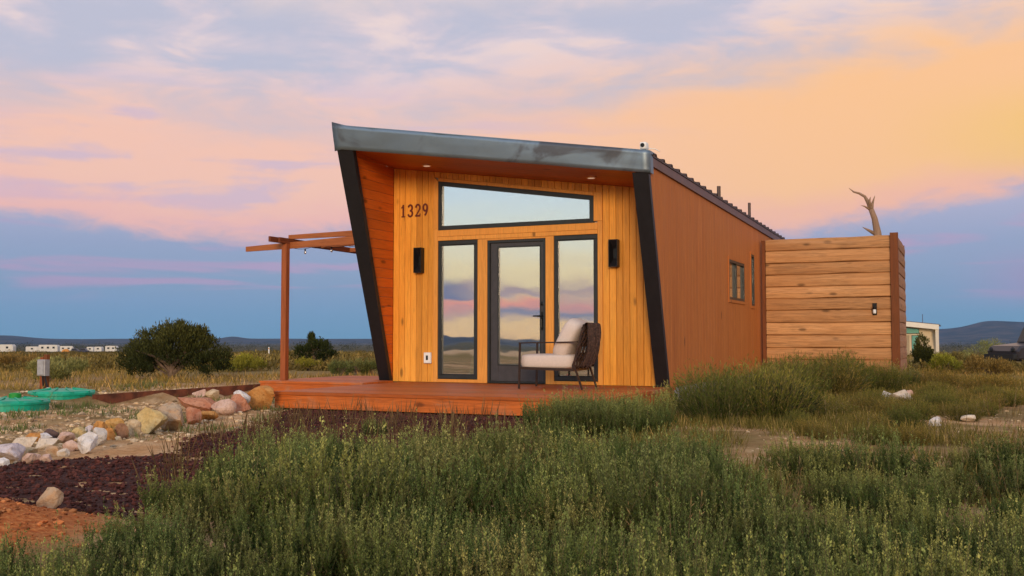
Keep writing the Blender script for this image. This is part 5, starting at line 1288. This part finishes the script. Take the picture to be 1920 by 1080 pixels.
# cabin far to the right
def far_cabin():
    d_ = 120; x, y, z = gpos(at_px(1700, d_), d_, 0); t = empty('far_cabin', (x, y, z), 'pale far cabin with slanted roof right of the plank fence', 'cabin'); t['_local'] = 1; t.scale.z = 1.17
    CR = plain('cream_render', (.62, .5, .33), .8, 0, .08, 1); WF = plain('white_fascia', (.72, .66, .56), .6, 0, .05, 1); TEAL = plain('teal_glazing', (.2, .5, .42), .15, .5, .05, 1)
    zr = lambda u: 3.75 - .145 * (u + 3.4) * .65
    B().prism([(-3.3, 0), (3.2, 0), (3.2, zr(3.2) - .2), (-3.3, zr(-3.3) - .2)], 'y', .9, 9).build('wall', CR, t)
    rf = B().hexa([(-3.6, -.3, zr(-3.6) - .05), (3.5, -.3, zr(3.5) - .05), (3.5, 9.2, zr(3.5) - .05), (-3.6, 9.2, zr(-3.6) - .05)], [(-3.6, -.3, zr(-3.6) + .1), (3.5, -.3, zr(3.5) + .1), (3.5, 9.2, zr(3.5) + .1), (-3.6, 9.2, zr(-3.6) + .1)]).build('roof', ROOFM, t)
    B().tube([(1.7, 1, zr(1.7)), (1.7, 1, zr(1.7) + .95)], .035, 6).build('antenna', ROOFM, rf)
    B().hexa([(-3.6, -.36, zr(-3.6) - .45), (3.5, -.36, zr(3.5) - .45), (3.5, -.30, zr(3.5) - .45), (-3.6, -.30, zr(-3.6) - .45)], [(-3.6, -.36, zr(-3.6) + .04), (3.5, -.36, zr(3.5) + .04), (3.5, -.30, zr(3.5) + .04), (-3.6, -.30, zr(-3.6) + .04)]).build('fascia', WF, t)
    for u in (-3.5, 3.1): B().prism([(.55, 0), (.9, 0), (.9, zr(u) - .46), (-.28, zr(u) - .46)], 'x', u, u + .35).build('fin', WF, t)
    o = B().prism([(-1.9, 2.25), (1.3, 2.25), (1.3, 2.75), (-1.9, 3.05)], 'y', .9, .84).build('window', FRAME, t); B().prism([(-1.85, 2.3), (1.25, 2.3), (1.25, 2.7), (-1.85, 3.0)], 'y', .84, .82).build('pane', TEAL, o)
    o = B().box(.45, 1.3, .84, .89, .3, 2.1).build('window', FRAME, t); B().box(.5, 1.25, .82, .84, .35, 2.05).build('pane', TEAL, o)
    B().box(-.75, .2, .84, .89, .1, 2.1).build('door', plain('tan_door', (.35, .27, .17), .6), t)
far_cabin()
# dark vehicle at the right edge, nose towards the left
def suv():
    d_ = 46; x, y, z = gpos(at_px(1878, d_) + 2.1, d_, 0); t = empty('parked_car', (x, y, z), 'dark off-road vehicle cut by the right edge of the picture', 'car', None, YAW + R(12)); t['_local'] = 1; t.scale = (1.15, 1.15, 1.15)
    PA = plain('dark_car_paint', (.028, .024, .03), .3, .2, .1, 2, 0, .6)
    B().prism([(-2.1, .45), (2.1, .45), (2.15, 1.1), (-.62, 1.1), (-.75, 1.12), (-1.95, 1.0), (-2.12, .8)], 'y', -.88, .88, .07, .07).build('body', PA, t)
    B().prism([(-.85, 1.125), (2.1, 1.125), (2.02, 1.78), (-.45, 1.8)], 'y', -.80, .80, .05, .05).build('cab', PA, t)
    o = B().prism([(-.45, 1.2), (.45, 1.2), (.45, 1.68), (-.28, 1.68)], 'y', -.82, .82).build('side_window', DARKG, t); B().prism([(.55, 1.2), (1.5, 1.2), (1.5, 1.68), (.55, 1.68)], 'y', -.82, .82).build('side_window', DARKG, t)
    B().hexa([(-.87, -.7, 1.16), (-.87, .7, 1.16), (-.84, .7, 1.16), (-.84, -.7, 1.16)], [(-.56, -.68, 1.74), (-.56, .68, 1.74), (-.53, .68, 1.74), (-.53, -.68, 1.74)]).build('windscreen', DARKG, t)
    B().box(-2.28, -2.1, -.86, .86, .48, .68, .03).build('bumper', TYRE, t)
    for v in (-.62, .62): hl = B().lathe([(.1, 0), (.11, .03), (.06, .05)], (0, 0, 0), 14).build('headlight', DARKG, t); hl.rotation_euler.y = R(-90); hl.location = (-2.1, v, .86)
    for u in (-1.35, 1.35):
        for v in (-.8, .8):
            wh = B().lathe([(.3, -.12), (.40, -.1), (.40, .1), (.3, .12)], (0, 0, 0), 20).build('wheel', TYRE, t); wh.rotation_euler.x = R(90); wh.location = (u, v, .40)
            B().lathe([(.22, -.125), (.2, .125)], (0, 0, 0), 12).build('rim', plain('steel_rim', (.3, .3, .3), .4, .7), wh)
    B().box(-1.9, 1.9, -.97, .97, .40, .47).build('running_board', TYRE, t)
suv()

# ------------------------------------------------------------------ air between here and the hills
def haze():
    m = bpy.data.materials.new('thin_evening_haze'); m.use_nodes = True; nt = m.node_tree; nt.nodes.clear()
    v = nt.nodes.new('ShaderNodeVolumePrincipled'); v.inputs['Color'].default_value = (.30, .52, 1.0, 1); v.inputs['Density'].default_value = HAZE; v.inputs['Anisotropy'].default_value = 0.0
    o = nt.nodes.new('ShaderNodeOutputMaterial'); nt.links.new(v.outputs[0], o.inputs['Volume'])
    tag(B().box(-9200, 9200, -9200, 9200, -60, 480).build('haze', m), 'thin blue evening haze over the plain', 'haze', kind='stuff')
HAZE = 5.5e-5
haze()
for o in bpy.data.objects:
    if '_local' in o: del o['_local']
